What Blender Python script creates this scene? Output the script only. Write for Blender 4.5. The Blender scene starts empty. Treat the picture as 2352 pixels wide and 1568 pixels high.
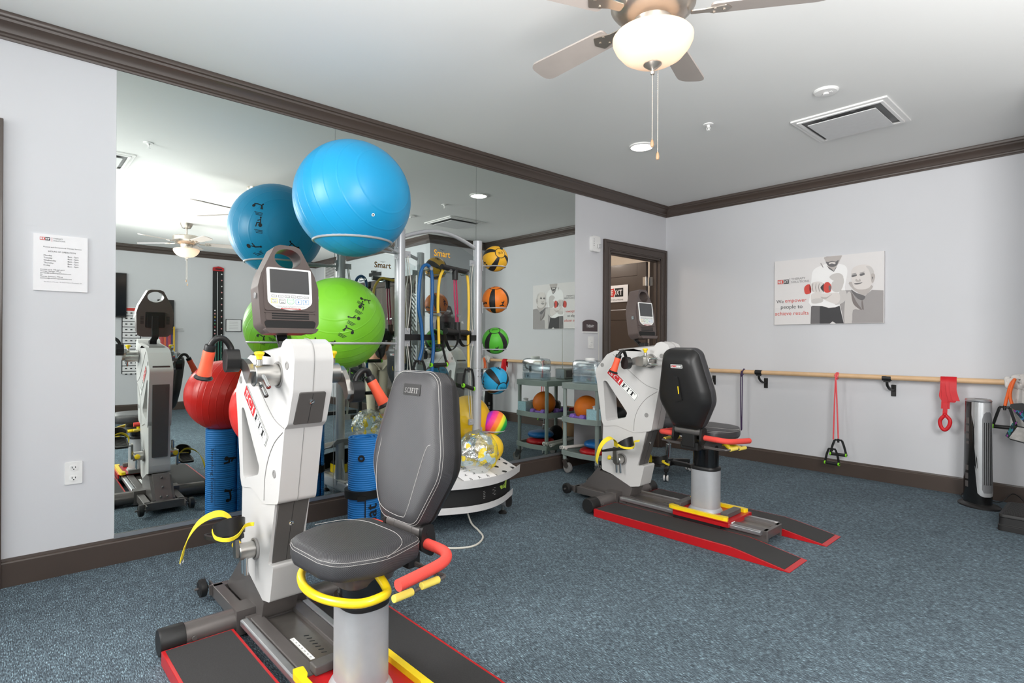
import bpy, bmesh, math, random
from mathutils import Vector as V, Matrix as M
from mathutils.geometry import tessellate_polygon
random.seed(7)
COL = bpy.context.scene.collection
PI = math.pi
R = math.radians

# ---------------------------------------------------------------- materials
def lin(h):
    h = h.lstrip('#')
    out = []
    for i in (0, 2, 4):
        c = int(h[i:i+2], 16) / 255
        out.append(c / 12.92 if c <= .04045 else ((c + .055) / 1.055) ** 2.4)
    return (out[0], out[1], out[2], 1.0)

def mat(name, col, rough=.5, metal=0.0, var=.06, nscale=30, bump=0.0, bscale=200, coat=0.0, spec=.5, trans=0.0, emit=None, estr=0.0, alpha=1.0, sheen=0.0, ior=1.45):
    m = bpy.data.materials.new(name)
    m.use_nodes = True
    nt = m.node_tree
    b = nt.nodes['Principled BSDF']
    c = lin(col)
    b.inputs['Roughness'].default_value = rough
    b.inputs['Metallic'].default_value = metal
    b.inputs['Coat Weight'].default_value = coat
    b.inputs['Coat Roughness'].default_value = .1
    b.inputs['Specular IOR Level'].default_value = spec
    b.inputs['Transmission Weight'].default_value = trans
    b.inputs['IOR'].default_value = ior
    b.inputs['Alpha'].default_value = alpha
    b.inputs['Sheen Weight'].default_value = sheen
    if emit:
        b.inputs['Emission Color'].default_value = lin(emit)
        b.inputs['Emission Strength'].default_value = estr
    tc = nt.nodes.new('ShaderNodeTexCoord')
    n = nt.nodes.new('ShaderNodeTexNoise')
    n.inputs['Scale'].default_value = nscale
    n.inputs['Detail'].default_value = 3
    nt.links.new(tc.outputs['Object'], n.inputs['Vector'])
    mx = nt.nodes.new('ShaderNodeMix')
    mx.data_type = 'RGBA'
    mx.inputs['A'].default_value = tuple(x * (1 - var) for x in c[:3]) + (1,)
    mx.inputs['B'].default_value = tuple(min(1, x * (1 + var)) for x in c[:3]) + (1,)
    nt.links.new(n.outputs['Fac'], mx.inputs['Factor'])
    nt.links.new(mx.outputs['Result'], b.inputs['Base Color'])
    if bump:
        n2 = nt.nodes.new('ShaderNodeTexNoise')
        n2.inputs['Scale'].default_value = bscale
        n2.inputs['Detail'].default_value = 2
        nt.links.new(tc.outputs['Object'], n2.inputs['Vector'])
        bp = nt.nodes.new('ShaderNodeBump')
        bp.inputs['Strength'].default_value = bump
        bp.inputs['Distance'].default_value = .003
        nt.links.new(n2.outputs['Fac'], bp.inputs['Height'])
        nt.links.new(bp.outputs['Normal'], b.inputs['Normal'])
    return m

def nodes(m):
    nt = m.node_tree
    return nt, nt.nodes['Principled BSDF'], nt.nodes.new, nt.links.new

def mathn(new, link, op, a, b=None, c=None):
    n = new('ShaderNodeMath')
    n.operation = op
    for i, x in enumerate((a, b, c)):
        if x is None:
            continue
        if isinstance(x, (int, float)):
            n.inputs[i].default_value = x
        else:
            link(x, n.inputs[i])
    return n.outputs[0]

def ridge_bump(m, axis=2, freq=60.0, power=14, strength=.35, dist=.002, sign=1):
    """moulded rings: thin raised lines at equal steps along one object axis"""
    nt, b, new, link = nodes(m)
    tc = new('ShaderNodeTexCoord'); sp = new('ShaderNodeSeparateXYZ')
    link(tc.outputs['Object'], sp.inputs[0])
    s = mathn(new, link, 'SINE', mathn(new, link, 'MULTIPLY', sp.outputs[axis], freq))
    s = mathn(new, link, 'POWER', mathn(new, link, 'MULTIPLY_ADD', s, .5, .5), power)
    bp = new('ShaderNodeBump'); bp.inputs['Strength'].default_value = strength * sign if sign > 0 else strength
    bp.invert = sign < 0
    bp.inputs['Distance'].default_value = dist
    link(s, bp.inputs['Height']); link(bp.outputs['Normal'], b.inputs['Normal'])
    return m

# ---------------------------------------------------------------- mesh builder
class MB:
    def __init__(self):
        self.bm = bmesh.new()
        self.mi = 0
    def verts(self, pts, mt=None):
        return [self.bm.verts.new(mt @ V(p) if mt else V(p)) for p in pts]
    def face(self, vs):
        try:
            f = self.bm.faces.new(vs)
            f.material_index = self.mi
            return f
        except ValueError:
            return None
    def box(self, c, s, rot=None, taper=None):
        x, y, z = s[0] / 2, s[1] / 2, s[2] / 2
        tx, ty = taper if taper else (1, 1)
        ps = [(-x, -y, -z), (x, -y, -z), (x, y, -z), (-x, y, -z), (-x*tx, -y*ty, z), (x*tx, -y*ty, z), (x*tx, y*ty, z), (-x*tx, y*ty, z)]
        mt = M.Translation(V(c))
        if rot:
            mt = mt @ (rot if isinstance(rot, M) else M.Rotation(rot[2], 4, 'Z') @ M.Rotation(rot[1], 4, 'Y') @ M.Rotation(rot[0], 4, 'X'))
        v = self.verts(ps, mt)
        for q in ((3, 2, 1, 0), (4, 5, 6, 7), (0, 1, 5, 4), (1, 2, 6, 5), (2, 3, 7, 6), (3, 0, 4, 7)):
            self.face([v[i] for i in q])
        return self
    def loft(self, rings, cap=True, closed=False, close_ring=True, mt=None):
        vr = [self.verts(r, mt) for r in rings]
        n = len(vr[0])
        k = len(vr)
        for i in range(k if closed else k - 1):
            a, b = vr[i], vr[(i + 1) % k]
            for j in range(n if close_ring else n - 1):
                self.face([a[j], a[(j + 1) % n], b[(j + 1) % n], b[j]])
        if cap and not closed and close_ring:
            self.face(vr[0][::-1])
            self.face(vr[-1])
        return self
    def tube(self, pts, r, n=10, closed=False, cap=True, flat=1.0):
        pts = [V(p) for p in pts]
        rad = r if isinstance(r, (list, tuple)) else [r] * len(pts)
        k = len(pts)
        tang = []
        for i in range(k):
            a = pts[(i - 1) % k] if closed else pts[max(i - 1, 0)]
            b = pts[(i + 1) % k] if closed else pts[min(i + 1, k - 1)]
            d = (b - a)
            tang.append(d.normalized() if d.length > 1e-9 else V((0, 0, 1)))
        up = V((0, 0, 1)) if abs(tang[0].z) < .9 else V((1, 0, 0))
        nrm = (up - tang[0] * up.dot(tang[0])).normalized()
        rings = []
        for i in range(k):
            nrm = (nrm - tang[i] * nrm.dot(tang[i]))
            nrm = nrm.normalized() if nrm.length > 1e-6 else V((1, 0, 0))
            bn = tang[i].cross(nrm)
            rings.append([pts[i] + (nrm * math.cos(2 * PI * j / n) * flat + bn * math.sin(2 * PI * j / n)) * rad[i] for j in range(n)])
        self.loft(rings, cap=cap, closed=closed)
        return self
    def cyl(self, p0, p1, r0, r1=None, n=20):
        self.tube([p0, p1], [r0, r0 if r1 is None else r1], n)
        return self
    def lathe(self, prof, mt=None, n=32):
        rings = []
        for r, z in prof:
            r = max(r, 1e-5)
            rings.append([(r * math.cos(2 * PI * j / n), r * math.sin(2 * PI * j / n), z) for j in range(n)])
        self.loft(rings, mt=mt)
        return self
    def sphere(self, c, r, n=32, k=16, sc=(1, 1, 1), mt=None):
        rings = []
        for i in range(k + 1):
            t = PI * i / k
            rr = max(math.sin(t) * r, 1e-5)
            rings.append([V((c[0] + rr * math.cos(2 * PI * j / n) * sc[0], c[1] + rr * math.sin(2 * PI * j / n) * sc[1], c[2] - math.cos(t) * r * sc[2])) for j in range(n)])
        self.loft(rings, mt=mt)
        return self
    def prism(self, outline, h0, h1, mt=None, holes=()):
        """polygon (with holes) in local XY raised from h0 to h1"""
        loops = [list(outline)] + [list(h) for h in holes]
        flat = [p for l in loops for p in l]
        tri = tessellate_polygon([[V((p[0], p[1], 0)) for p in l] for l in loops])
        bot = self.verts([(p[0], p[1], h0) for p in flat], mt)
        top = self.verts([(p[0], p[1], h1) for p in flat], mt)
        for t in tri:
            self.face([top[i] for i in t])
            self.face([bot[i] for i in t][::-1])
        o = 0
        for l in loops:
            n = len(l)
            for i in range(n):
                a, b = o + i, o + (i + 1) % n
                self.face([bot[a], bot[b], top[b], top[a]])
            o += n
        return self
    def flat(self, outline, fn):
        """2-D polygon laid on a surface by fn(x, y)"""
        vs = self.verts([fn(p[0], p[1]) for p in outline])
        tri = tessellate_polygon([[V((p[0], p[1], 0)) for p in outline]])
        for t in tri:
            self.face([vs[i] for i in t])
        return self
    def ribbon(self, pts, wid, th=.0015):
        """strap: pts centre line, wid a width vector or list of them"""
        pts = [V(p) for p in pts]
        rings = []
        for i, p in enumerate(pts):
            w = V(wid[i]) if isinstance(wid[0], (tuple, list, V)) else V(wid)
            a = pts[max(i - 1, 0)]; b = pts[min(i + 1, len(pts) - 1)]
            nn = (b - a).cross(w)
            nn = nn.normalized() * th if nn.length > 1e-9 else V((0, 0, th))
            rings.append([p - w / 2 - nn, p + w / 2 - nn, p + w / 2 + nn, p - w / 2 + nn])
        self.loft(rings)
        return self
    def mesh(self, me, mt):
        vs = [self.bm.verts.new(mt(v.co) if callable(mt) else mt @ v.co) for v in me.vertices]
        for p in me.polygons:
            self.face([vs[i] for i in p.vertices])
        return self
    def build(self, name, mats, parent=None, smooth=35, bevel=0.0, seg=2, sub=0, recalc=True):
        if recalc:
            bmesh.ops.recalc_face_normals(self.bm, faces=self.bm.faces)
        me = bpy.data.meshes.new(name)
        self.bm.to_mesh(me)
        self.bm.free()
        for m in (mats if isinstance(mats, (list, tuple)) else [mats]):
            me.materials.append(m)
        if smooth:
            me.polygons.foreach_set('use_smooth', [True] * len(me.polygons))
            if smooth < 180:
                me.set_sharp_from_angle(angle=R(smooth))
        o = bpy.data.objects.new(name, me)
        COL.objects.link(o)
        if parent:
            o.parent = parent
        if bevel:
            b = o.modifiers.new('bevel', 'BEVEL')
            b.width = bevel; b.segments = seg; b.limit_method = 'ANGLE'; b.angle_limit = R(40)
            b.harden_normals = bevel < .016
        if sub:
            s = o.modifiers.new('sub', 'SUBSURF')
            s.levels = sub; s.render_levels = sub
        return o

def text(s, size, align='CENTER', offset=0.0, space=1.0, shear=0.0):
    cu = bpy.data.curves.new('txt', 'FONT')
    cu.body = s; cu.size = size; cu.align_x = align; cu.align_y = 'CENTER'
    cu.offset = offset; cu.space_character = space; cu.resolution_u = 3; cu.shear = shear
    ob = bpy.data.objects.new('txt', cu)
    me = bpy.data.meshes.new_from_object(ob)
    bpy.data.objects.remove(ob)
    return me

def stretch(me, w, h=None):
    xs = [v.co.x for v in me.vertices]; ys = [v.co.y for v in me.vertices]
    cx, cy = (min(xs) + max(xs)) / 2, (min(ys) + max(ys)) / 2
    kx = w / (max(xs) - min(xs))
    ky = kx if h is None else h / (max(ys) - min(ys))
    for v in me.vertices:
        v.co.x = (v.co.x - cx) * kx; v.co.y = (v.co.y - cy) * ky
    return me

def frame(o, x, y):
    """matrix whose local X, Y run along x, y and whose Z is their cross product"""
    x = V(x).normalized(); y = V(y); y = (y - x * x.dot(y)).normalized(); z = x.cross(y)
    return M(((x.x, y.x, z.x, o[0]), (x.y, y.y, z.y, o[1]), (x.z, y.z, z.z, o[2]), (0, 0, 0, 1)))

def smooth(pts, k=6, closed=False):
    pts = [V(p) for p in pts]
    n = len(pts)
    out = []
    for i in range(n if closed else n - 1):
        p0 = pts[(i - 1) % n] if closed else pts[max(i - 1, 0)]
        p1 = pts[i]; p2 = pts[(i + 1) % n]
        p3 = pts[(i + 2) % n] if closed else pts[min(i + 2, n - 1)]
        for j in range(k):
            t = j / k
            out.append(.5 * ((2 * p1) + (p2 - p0) * t + (2 * p0 - 5 * p1 + 4 * p2 - p3) * t * t + (3 * p1 - p0 - 3 * p2 + p3) * t ** 3))
    if not closed:
        out.append(pts[-1])
    return out

def rounded(pts, r, k=5):
    """round the corners of a 2-D polygon; r one radius or one per corner"""
    n = len(pts)
    out = []
    for i in range(n):
        p = V(pts[i][:2]); a = V(pts[i - 1][:2]); b = V(pts[(i + 1) % n][:2])
        rr = r[i] if isinstance(r, (list, tuple)) else r
        da, db = (a - p), (b - p)
        if rr <= 0:
            out.append((p.x, p.y)); continue
        ang = da.angle(db)
        t = min(rr / math.tan(ang / 2), da.length * .49, db.length * .49)
        s, e = p + da.normalized() * t, p + db.normalized() * t
        for j in range(k + 1):
            u = j / k
            q = s * (1 - u) ** 2 + p * 2 * u * (1 - u) + e * u * u
            out.append((q.x, q.y))
    return out

def rrect(w, h, r, k=5, c=(0, 0)):
    return rounded([(c[0]-w/2, c[1]-h/2), (c[0]+w/2, c[1]-h/2), (c[0]+w/2, c[1]+h/2), (c[0]-w/2, c[1]+h/2)], r, k)

def circ(r, n=20, c=(0, 0), ry=None):
    ry = r if ry is None else ry
    return [(c[0] + r * math.cos(2*PI*i/n), c[1] + ry * math.sin(2*PI*i/n)) for i in range(n)]

def stroke(pts, w):
    """2-D polyline as quads"""
    out = []
    for a, b in zip(pts, pts[1:]):
        a, b = V(a), V(b)
        d = (b - a).normalized(); nn = V((-d.y, d.x)) * w / 2; e = d * w * .3
        out.append([tuple(a - nn - e), tuple(b - nn + e), tuple(b + nn + e), tuple(a + nn - e)])
    return out

# ---------------------------------------------------------------- object helpers
def tag(o, label=None, cat=None, group=None, kind=None):
    if label: o['label'] = label
    if cat: o['category'] = cat
    if group: o['group'] = group
    if kind: o['kind'] = kind
    return o

def thing(name, loc, label, cat, rz=0.0, group=None):
    o = bpy.data.objects.new(name, None)
    o.empty_display_size = .05
    COL.objects.link(o)
    o.location = loc
    o.rotation_euler = (0, 0, rz)
    return tag(o, label, cat, group)

def struct(o):
    o['kind'] = 'structure'
    return o

# ---------------------------------------------------------------- shared materials
m_wall = mat('wall paint pale grey', 'CFCFD2', .75, var=.015, nscale=3, bump=.05, bscale=400)
m_ceil = mat('ceiling paint', 'E4E4E2', .85, var=.012, nscale=2)
m_trim = mat('dark brown trim paint', '4A3F39', .38, var=.06, nscale=8, coat=.15)
m_white = mat('white plastic', 'E6E5E3', .4)
m_steel = mat('brushed steel', 'B9B7B3', .28, 1.0, nscale=60)
m_chrome = mat('chrome', 'D8D8D8', .1, 1.0)
m_alu = mat('aluminium', 'C4C5C7', .35, .9)
m_silver = mat('silver powder coat', 'B4B5B8', .38, .35)
m_black = mat('black plastic', '1C1B1B', .42)
m_blackmatte = mat('matte black', '121212', .6)
m_dgrey = mat('dark grey painted metal', '6B6664', .36, .45)
m_hull = mat('warm light grey moulded plastic', 'C9C7C5', .38, var=.012, nscale=6, bump=.04, bscale=500)
m_recess = mat('mid grey recess', '8F8D8B', .45)
m_console = mat('brown grey console plastic', '564B48', .36, bump=.03, bscale=600)
m_screen = mat('dark screen', '3E3E3F', .22, coat=.3)
m_red = mat('red powder coat', 'B3151B', .35, coat=.2)
m_grit = mat('black grit tape', '343333', .85, var=.4, nscale=400, bump=.5, bscale=900)
m_yellow = mat('yellow plastic', 'F0D62A', .38)
m_yelpow = mat('yellow powder coat', 'F2D11C', .33, coat=.3)
m_yelfoam = mat('pale yellow foam', 'E8D25C', .7, bump=.1, bscale=500)
m_orange = mat('orange rubber grip', 'EE5C3C', .55)
m_redfoam = mat('red foam', 'D9493F', .8, bump=.3, bscale=700, var=.12, nscale=300)
m_stitch = mat('grey white stitching', 'A3A09D', .8)
m_ink = mat('black print', '1A1A1C', .6)
m_paper = mat('white paper', 'E9E7E8', .6, var=.01)
m_inkred = mat('red print', 'C8342B', .55)
m_inkgrey = mat('grey print', '6B6B70', .6)
m_lime = mat('lime green plastic', '7FD023', .45)
m_blackrub = mat('black rubber', '1B1A1A', .5, bump=.08, bscale=300)
m_wood = mat('pale wood', 'D4B088', .45, var=.12, nscale=14)
m_strap = mat('yellow webbing', 'F2D92E', .75, var=.1, nscale=500, bump=.3, bscale=700)
m_cord = mat('cream cable', 'C9C6BC', .5)

# black woven vinyl
m_vinyl = mat('black carbon vinyl', '3A393B', .42, var=.05)
nt, b, new, link = nodes(m_vinyl)
tc = new('ShaderNodeTexCoord'); wv = new('ShaderNodeTexWave')
wv.wave_type = 'BANDS'; wv.bands_direction = 'DIAGONAL'
wv.inputs['Scale'].default_value = 62; wv.inputs['Distortion'].default_value = 0
mp = new('ShaderNodeMapping'); mp.inputs['Scale'].default_value = (1.4, 1.4, 1.9)
link(tc.outputs['Object'], mp.inputs['Vector']); link(mp.outputs['Vector'], wv.inputs['Vector'])
bp = new('ShaderNodeBump'); bp.inputs['Strength'].default_value = .35; bp.inputs['Distance'].default_value = .0015
link(wv.outputs['Fac'], bp.inputs['Height']); link(bp.outputs['Normal'], b.inputs['Normal'])
rr = new('ShaderNodeMapRange'); rr.inputs['To Min'].default_value = .34; rr.inputs['To Max'].default_value = .5
link(wv.outputs['Fac'], rr.inputs['Value']); link(rr.outputs['Result'], b.inputs['Roughness'])

# carpet: dark slate loops shot with pale blue flecks that run along the room
m_carpet = mat('woven carpet', '5A6672', .95, spec=.1)
nt, b, new, link = nodes(m_carpet)
tc = new('ShaderNodeTexCoord')
def cnoise(sc, scale, detail=2):
    mp = new('ShaderNodeMapping'); mp.inputs['Scale'].default_value = sc
    n = new('ShaderNodeTexNoise'); n.inputs['Scale'].default_value = scale; n.inputs['Detail'].default_value = detail
    link(tc.outputs['Object'], mp.inputs['Vector']); link(mp.outputs['Vector'], n.inputs['Vector'])
    return n.outputs['Fac']
thread = cnoise((.16, 1, 1), 330, 1)
fleck = cnoise((.30, 1, 1), 190, 1)
fine = cnoise((.7, 1, 1), 420, 0)
patch = cnoise((.45, 1, 1), 26, 2)
big = cnoise((1, 1, 1), 1.6, 2)
cr = new('ShaderNodeValToRGB')
e = cr.color_ramp.elements
e[0].position = .36; e[0].color = lin('33393D')
e[1].position = .68; e[1].color = lin('AFC9D2')
x = e.new(.47); x.color = lin('4E5860')
x = e.new(.55); x.color = lin('65737C')
x = e.new(.61); x.color = lin('879FAA')
s = mathn(new, link, 'ADD', mathn(new, link, 'MULTIPLY', thread, .46), mathn(new, link, 'MULTIPLY', fleck, .26))
s = mathn(new, link, 'ADD', s, mathn(new, link, 'ADD', mathn(new, link, 'MULTIPLY', fine, .16), mathn(new, link, 'MULTIPLY', patch, .12)))
link(s, cr.inputs['Fac'])
mx = new('ShaderNodeMix'); mx.data_type = 'RGBA'; mx.blend_type = 'MULTIPLY'; mx.inputs['Factor'].default_value = .35
cr2 = new('ShaderNodeValToRGB'); cr2.color_ramp.elements[0].position = .3; cr2.color_ramp.elements[0].color = lin('C9C9C9')
cr2.color_ramp.elements[1].position = .7; cr2.color_ramp.elements[1].color = lin('FFFFFF')
link(big, cr2.inputs['Fac'])
link(cr.outputs['Color'], mx.inputs['A']); link(cr2.outputs['Color'], mx.inputs['B'])
link(mx.outputs['Result'], b.inputs['Base Color'])
bp = new('ShaderNodeBump'); bp.inputs['Strength'].default_value = .6; bp.inputs['Distance'].default_value = .004
link(s, bp.inputs['Height']); link(bp.outputs['Normal'], b.inputs['Normal'])

m_mirror = mat('silvered mirror', 'D6DCD8', .0, 1.0, var=.0)

def clear(name, tint, gloss=.08, rough=.03):
    """thin clear plastic: lets light straight through with a little gloss"""
    m = bpy.data.materials.new(name); m.use_nodes = True
    nt = m.node_tree; nt.nodes.clear()
    out = nt.nodes.new('ShaderNodeOutputMaterial'); tr = nt.nodes.new('ShaderNodeBsdfTransparent'); gl = nt.nodes.new('ShaderNodeBsdfGlossy')
    tr.inputs['Color'].default_value = lin(tint); gl.inputs['Roughness'].default_value = rough
    fr = nt.nodes.new('ShaderNodeLayerWeight'); fr.inputs['Blend'].default_value = .35
    mr = nt.nodes.new('ShaderNodeMapRange'); mr.inputs['To Min'].default_value = gloss; mr.inputs['To Max'].default_value = min(1, gloss * 5)
    nt.links.new(fr.outputs['Facing'], mr.inputs['Value'])
    mx = nt.nodes.new('ShaderNodeMixShader')
    nt.links.new(mr.outputs['Result'], mx.inputs['Fac']); nt.links.new(tr.outputs[0], mx.inputs[1]); nt.links.new(gl.outputs[0], mx.inputs[2])
    nt.links.new(mx.outputs[0], out.inputs['Surface'])
    return m
m_acryl = clear('clear acrylic', 'F4F7F7', .03)
m_peg = clear('clear acrylic rod', 'F1F5F5', .22, .12)
m_jug = clear('blue tinted clear plastic', 'F2F9FC', .17, .10)
m_glass = clear('window glass', 'F2F6F6', .05)

# marks: the NEXT logo and the exercise figures ------------------------------
def next_logo(mb, fn, w, red, dark, white, tagline=None):
    """fn maps logo coordinates (0..w, 0..h) to space; N E on a red arrow, X T on a dark block; layers in z by a third fn argument"""
    h = w * .40
    mb.mi = red
    mb.flat([(0, h*.03), (w*.42, h*.03), (w*.42, -h*.12), (w*.56, h*.5), (w*.42, h*1.12), (w*.42, h*.97), (0, h*.97)], lambda x, y: fn(x, y, 1))
    mb.mi = dark
    mb.flat([(w*.50, 0), (w, 0), (w, h), (w*.50, h), (w*.60, h*.5)], lambda x, y: fn(x, y, 1))
    mb.mi = white
    for s, cx in (('N', .12), ('E', .345), ('X', .685), ('T', .86)):
        me = stretch(text(s, h, offset=.002), w * (.17 if s != 'E' else .14), h * .6)
        mb.mesh(me, lambda p, cx=cx: fn(p.x + cx * w, p.y + h * .5, 2))

FIG = {
 'bridge': ([(.0, .0, .17)], [[(.1, .05), (.45, .18), (.75, .38), (.95, .45)], [(.75, .38), (.98, .02)], [(.45, .18), (.38, -.05)]], [(.98, .56, .09)]),
 'sit': ([(0, 0, .19)], [[(0, .2), (.05, .62)], [(.0, .22), (.35, .2), (.42, -.18)], [(.04, .55), (.3, .42)]], [(.06, .76, .09)]),
 'plank': ([(.85, .12, .17)], [[(0, -.12), (.05, .28), (.5, .36), (.85, .34)], [(.05, .3), (-.12, -.1)]], [(-.02, .42, .09)]),
 'lie': ([(.55, .2, .19)], [[(-.35, -.15), (.0, -.05), (.25, .12)], [(.0, -.05), (.1, .3)]], [(-.45, -.18, .09)]),
 'run': ([], [[(0, .3), (.02, -.05), (.22, -.25), (.1, -.55)], [(.02, -.05), (-.2, -.3), (-.35, -.5)], [(0, .25), (.25, .1)], [(0, .25), (-.22, .12)]], [(.03, .45, .1)]),
 'stretch': ([], [[(-.4, -.2), (-.1, -.18), (.1, .12), (.3, .4)], [(-.1, -.18), (.25, -.25)], [(.1, .15), (-.1, .3)]], [(.2, .2, .09)]),
}
def figure(mb, kind, fn, s, w=.12):
    cs, ln, heads = FIG[kind]
    for x, y, r in cs + heads:
        mb.flat([(p[0] * s, p[1] * s) for p in circ(r, 14, (x, y))], fn)
    for l in ln:
        for q in stroke(l, w):
            mb.flat([(p[0] * s, p[1] * s) for p in q], fn)

def on_sphere(c, r, n, up, lift=.0015, flip=1):
    """map flat marks onto a ball: n outward direction, up the mark's upright"""
    n = V(n).normalized(); up = V(up); up = (up - n * up.dot(n)).normalized(); x = up.cross(n)
    c = V(c)
    return lambda a, b: c + (n + x * (a * flip / r) + up * (b / r)).normalized() * (r + lift)
WINP, CEILFILL, ROOMFILL, ROOMFILL2, EXPO = 24, 150, 90, 115, 0.0  # daylight power, powers of the added fill lamps, exposure
# ================================================================ the room
CZ = 2.793
YB, XO, XJ, YR = -8.6, 7.5, 3.36, -1.07      # back wall, opposite wall, jut wall, recess wall

def wall(name, o, ex, ez, nrm, outline, holes, th, m=m_wall):
    mb = MB()
    mt = frame(o, ex, ez)
    s = 1 if V(ex).cross(V(ez)).dot(V(nrm)) > 0 else -1
    mb.prism(outline, min(0, -s * th), max(0, -s * th), mt, holes)
    return struct(mb.build(name, m, smooth=0))

D1a, D1b, D1z = -1.06, -.115, 2.185            # therapy door opening
D2a, D2b = -6.80, -5.895                        # second door, at the left edge of the view
wall('wall_left', (0, 0, 0), (0, -1, 0), (0, 0, 1), (1, 0, 0),
     [(-.12, 0), (-D1b, 0), (-D1b, D1z), (-D1a, D1z), (-D1a, 0), (-D2b, 0), (-D2b, D1z), (-D2a, D1z), (-D2a, 0), (-YB + .12, 0), (-YB + .12, CZ), (-.12, CZ)], [], .12)
wall('wall_right', (0, 0, 0), (1, 0, 0), (0, 0, 1), (0, -1, 0), [(0, 0), (XJ + .12, 0), (XJ + .12, CZ), (0, CZ)], [], .12)
wall('wall_jut', (XJ, 0, 0), (0, -1, 0), (0, 0, 1), (-1, 0, 0), [(0, 0), (-YR, 0), (-YR, CZ), (0, CZ)], [], .12)
SF0, SF1, SFZ = 3.50, 5.98, 2.24               # glazed opening in the recess wall
wall('wall_recess', (0, YR, 0), (1, 0, 0), (0, 0, 1), (0, -1, 0),
     [(XJ + .12, 0), (SF0, 0), (SF0, SFZ), (SF1, SFZ), (SF1, 0), (XO + .12, 0), (XO + .12, CZ), (XJ + .12, CZ)], [], .12)
wall('wall_opposite', (XO, 0, 0), (0, 1, 0), (0, 0, 1), (-1, 0, 0), [(YB - .12, 0), (YR + .12, 0), (YR + .12, CZ), (YB - .12, CZ)], [], .12)
WIN = [(.7, 2.3), (2.9, 4.5), (5.1, 6.7)]
WZ0, WZ1 = .75, 2.35
wall('wall_back', (0, YB, 0), (1, 0, 0), (0, 0, 1), (0, 1, 0), [(-.12, 0), (XO + .12, 0), (XO + .12, CZ), (-.12, CZ)],
     [[(a, WZ0), (b_, WZ0), (b_, WZ1), (a, WZ1)] for a, b_ in WIN], .12)
mb = MB(); mb.box((3.2, -4.0, -.05), (12.0, 10.0, .1)); fl = struct(mb.build('floor', m_carpet, smooth=0))
mb = MB(); mb.box((3.2, -4.0, CZ + .05), (12.0, 10.0, .1)); struct(mb.build('ceiling', m_ceil, smooth=0))

# windows in the back wall
for i, (a, b_) in enumerate(WIN):
    mb = MB()
    w, h = b_ - a, WZ1 - WZ0
    cx, cz = (a + b_) / 2, (WZ0 + WZ1) / 2
    for x in (a + .03, cx, b_ - .03): mb.box((x, YB - .05, cz), (.05, .07, h))
    for z in (WZ0 + .03, cz, WZ1 - .03): mb.box((cx, YB - .05, z), (w, .07, .05))
    f = struct(mb.build('window_%d' % (i + 1), m_white, smooth=0))
    mb = MB(); mb.box((cx, YB - .05, cz), (w, .006, h)); mb.build('window_pane', m_glass, f, smooth=0)

# crown and baseboard, mitred at every corner
POLY = [V((0, 0)), V((0, YB)), V((XO, YB)), V((XO, YR)), V((XJ, YR)), V((XJ, 0))]
def inward(i):
    d = (POLY[(i + 1) % 6] - POLY[i]).normalized()
    return V((-d.y, d.x))
def mitre(i):
    a, b_ = inward((i - 1) % 6), inward(i)
    return (a + b_) / (1 + a.dot(b_))
CROWN = [(0, 2.683), (.010, 2.683), (.013, 2.692), (.020, 2.697), (.021, 2.706), (.030, 2.712), (.036, 2.728), (.048, 2.744), (.062, 2.755), (.066, 2.766), (.078, 2.770), (.0813, 2.778), (.0813, CZ), (0, CZ)]
BASE = [(0, 0), (.018, 0), (.018, .116), (.014, .122), (.007, .125), (.005, .1375), (0, .1375)]
def run(mb, prof, p0, p1, m0, m1):
    mb.loft([[(p0.x + m0.x * d, p0.y + m0.y * d, z) for d, z in prof], [(p1.x + m1.x * d, p1.y + m1.y * d, z) for d, z in prof]])
for i in range(6):
    mb = MB()
    run(mb, CROWN, POLY[i], POLY[(i + 1) % 6], mitre(i), mitre((i + 1) % 6))
    struct(mb.build('trim_%d' % (i + 1), m_trim, smooth=25))
bn = ['left', 'back', 'opposite', 'recess', 'jut', 'right']
for i in range(6):
    mb = MB()
    a, b_ = POLY[i], POLY[(i + 1) % 6]
    if i == 0:
        nn = inward(0)
        run(mb, BASE, V((0, D1a - .108)), V((0, D2b + .1)), nn, nn)
        run(mb, BASE, V((0, D2a - .1)), b_, nn, mitre(1))
    elif i == 3:
        nn = inward(3)
        run(mb, BASE, a, V((SF1, YR)), mitre(3), nn)
        run(mb, BASE, V((SF0, YR)), b_, nn, mitre(4))
    else:
        run(mb, BASE, a, b_, mitre(i), mitre((i + 1) % 6))
    struct(mb.build('baseboard_' + bn[i], m_trim, smooth=25))

# mirror: three tall sheets in a slim channel on the baseboard
my = [-5.336, -4.0895, -2.848, -1.605]
ml = ['tall wall mirror sheet nearest the camera, beside the printed hours notice', 'middle sheet of the wall mirror, behind the big stability balls', 'wall mirror sheet nearest the open door, reflecting the grey utility cart']
for i in range(3):
    mb = MB()
    mb.box((.004, (my[i] + my[i+1]) / 2, (.150 + 2.680) / 2), (.006, my[i+1] - my[i] - .003, 2.680 - .150))
    tag(mb.build('mirror_sheet', m_mirror, smooth=0), ml[i], 'mirror', 'wall mirror sheets')
mb = MB()
mb.box((.007, (my[0] + my[3]) / 2, .144), (.012, my[3] - my[0], .012)); mb.box((.0135, (my[0] + my[3]) / 2, .150), (.0025, my[3] - my[0], .022))
struct(mb.build('trim_7', m_alu, smooth=0))

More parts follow.
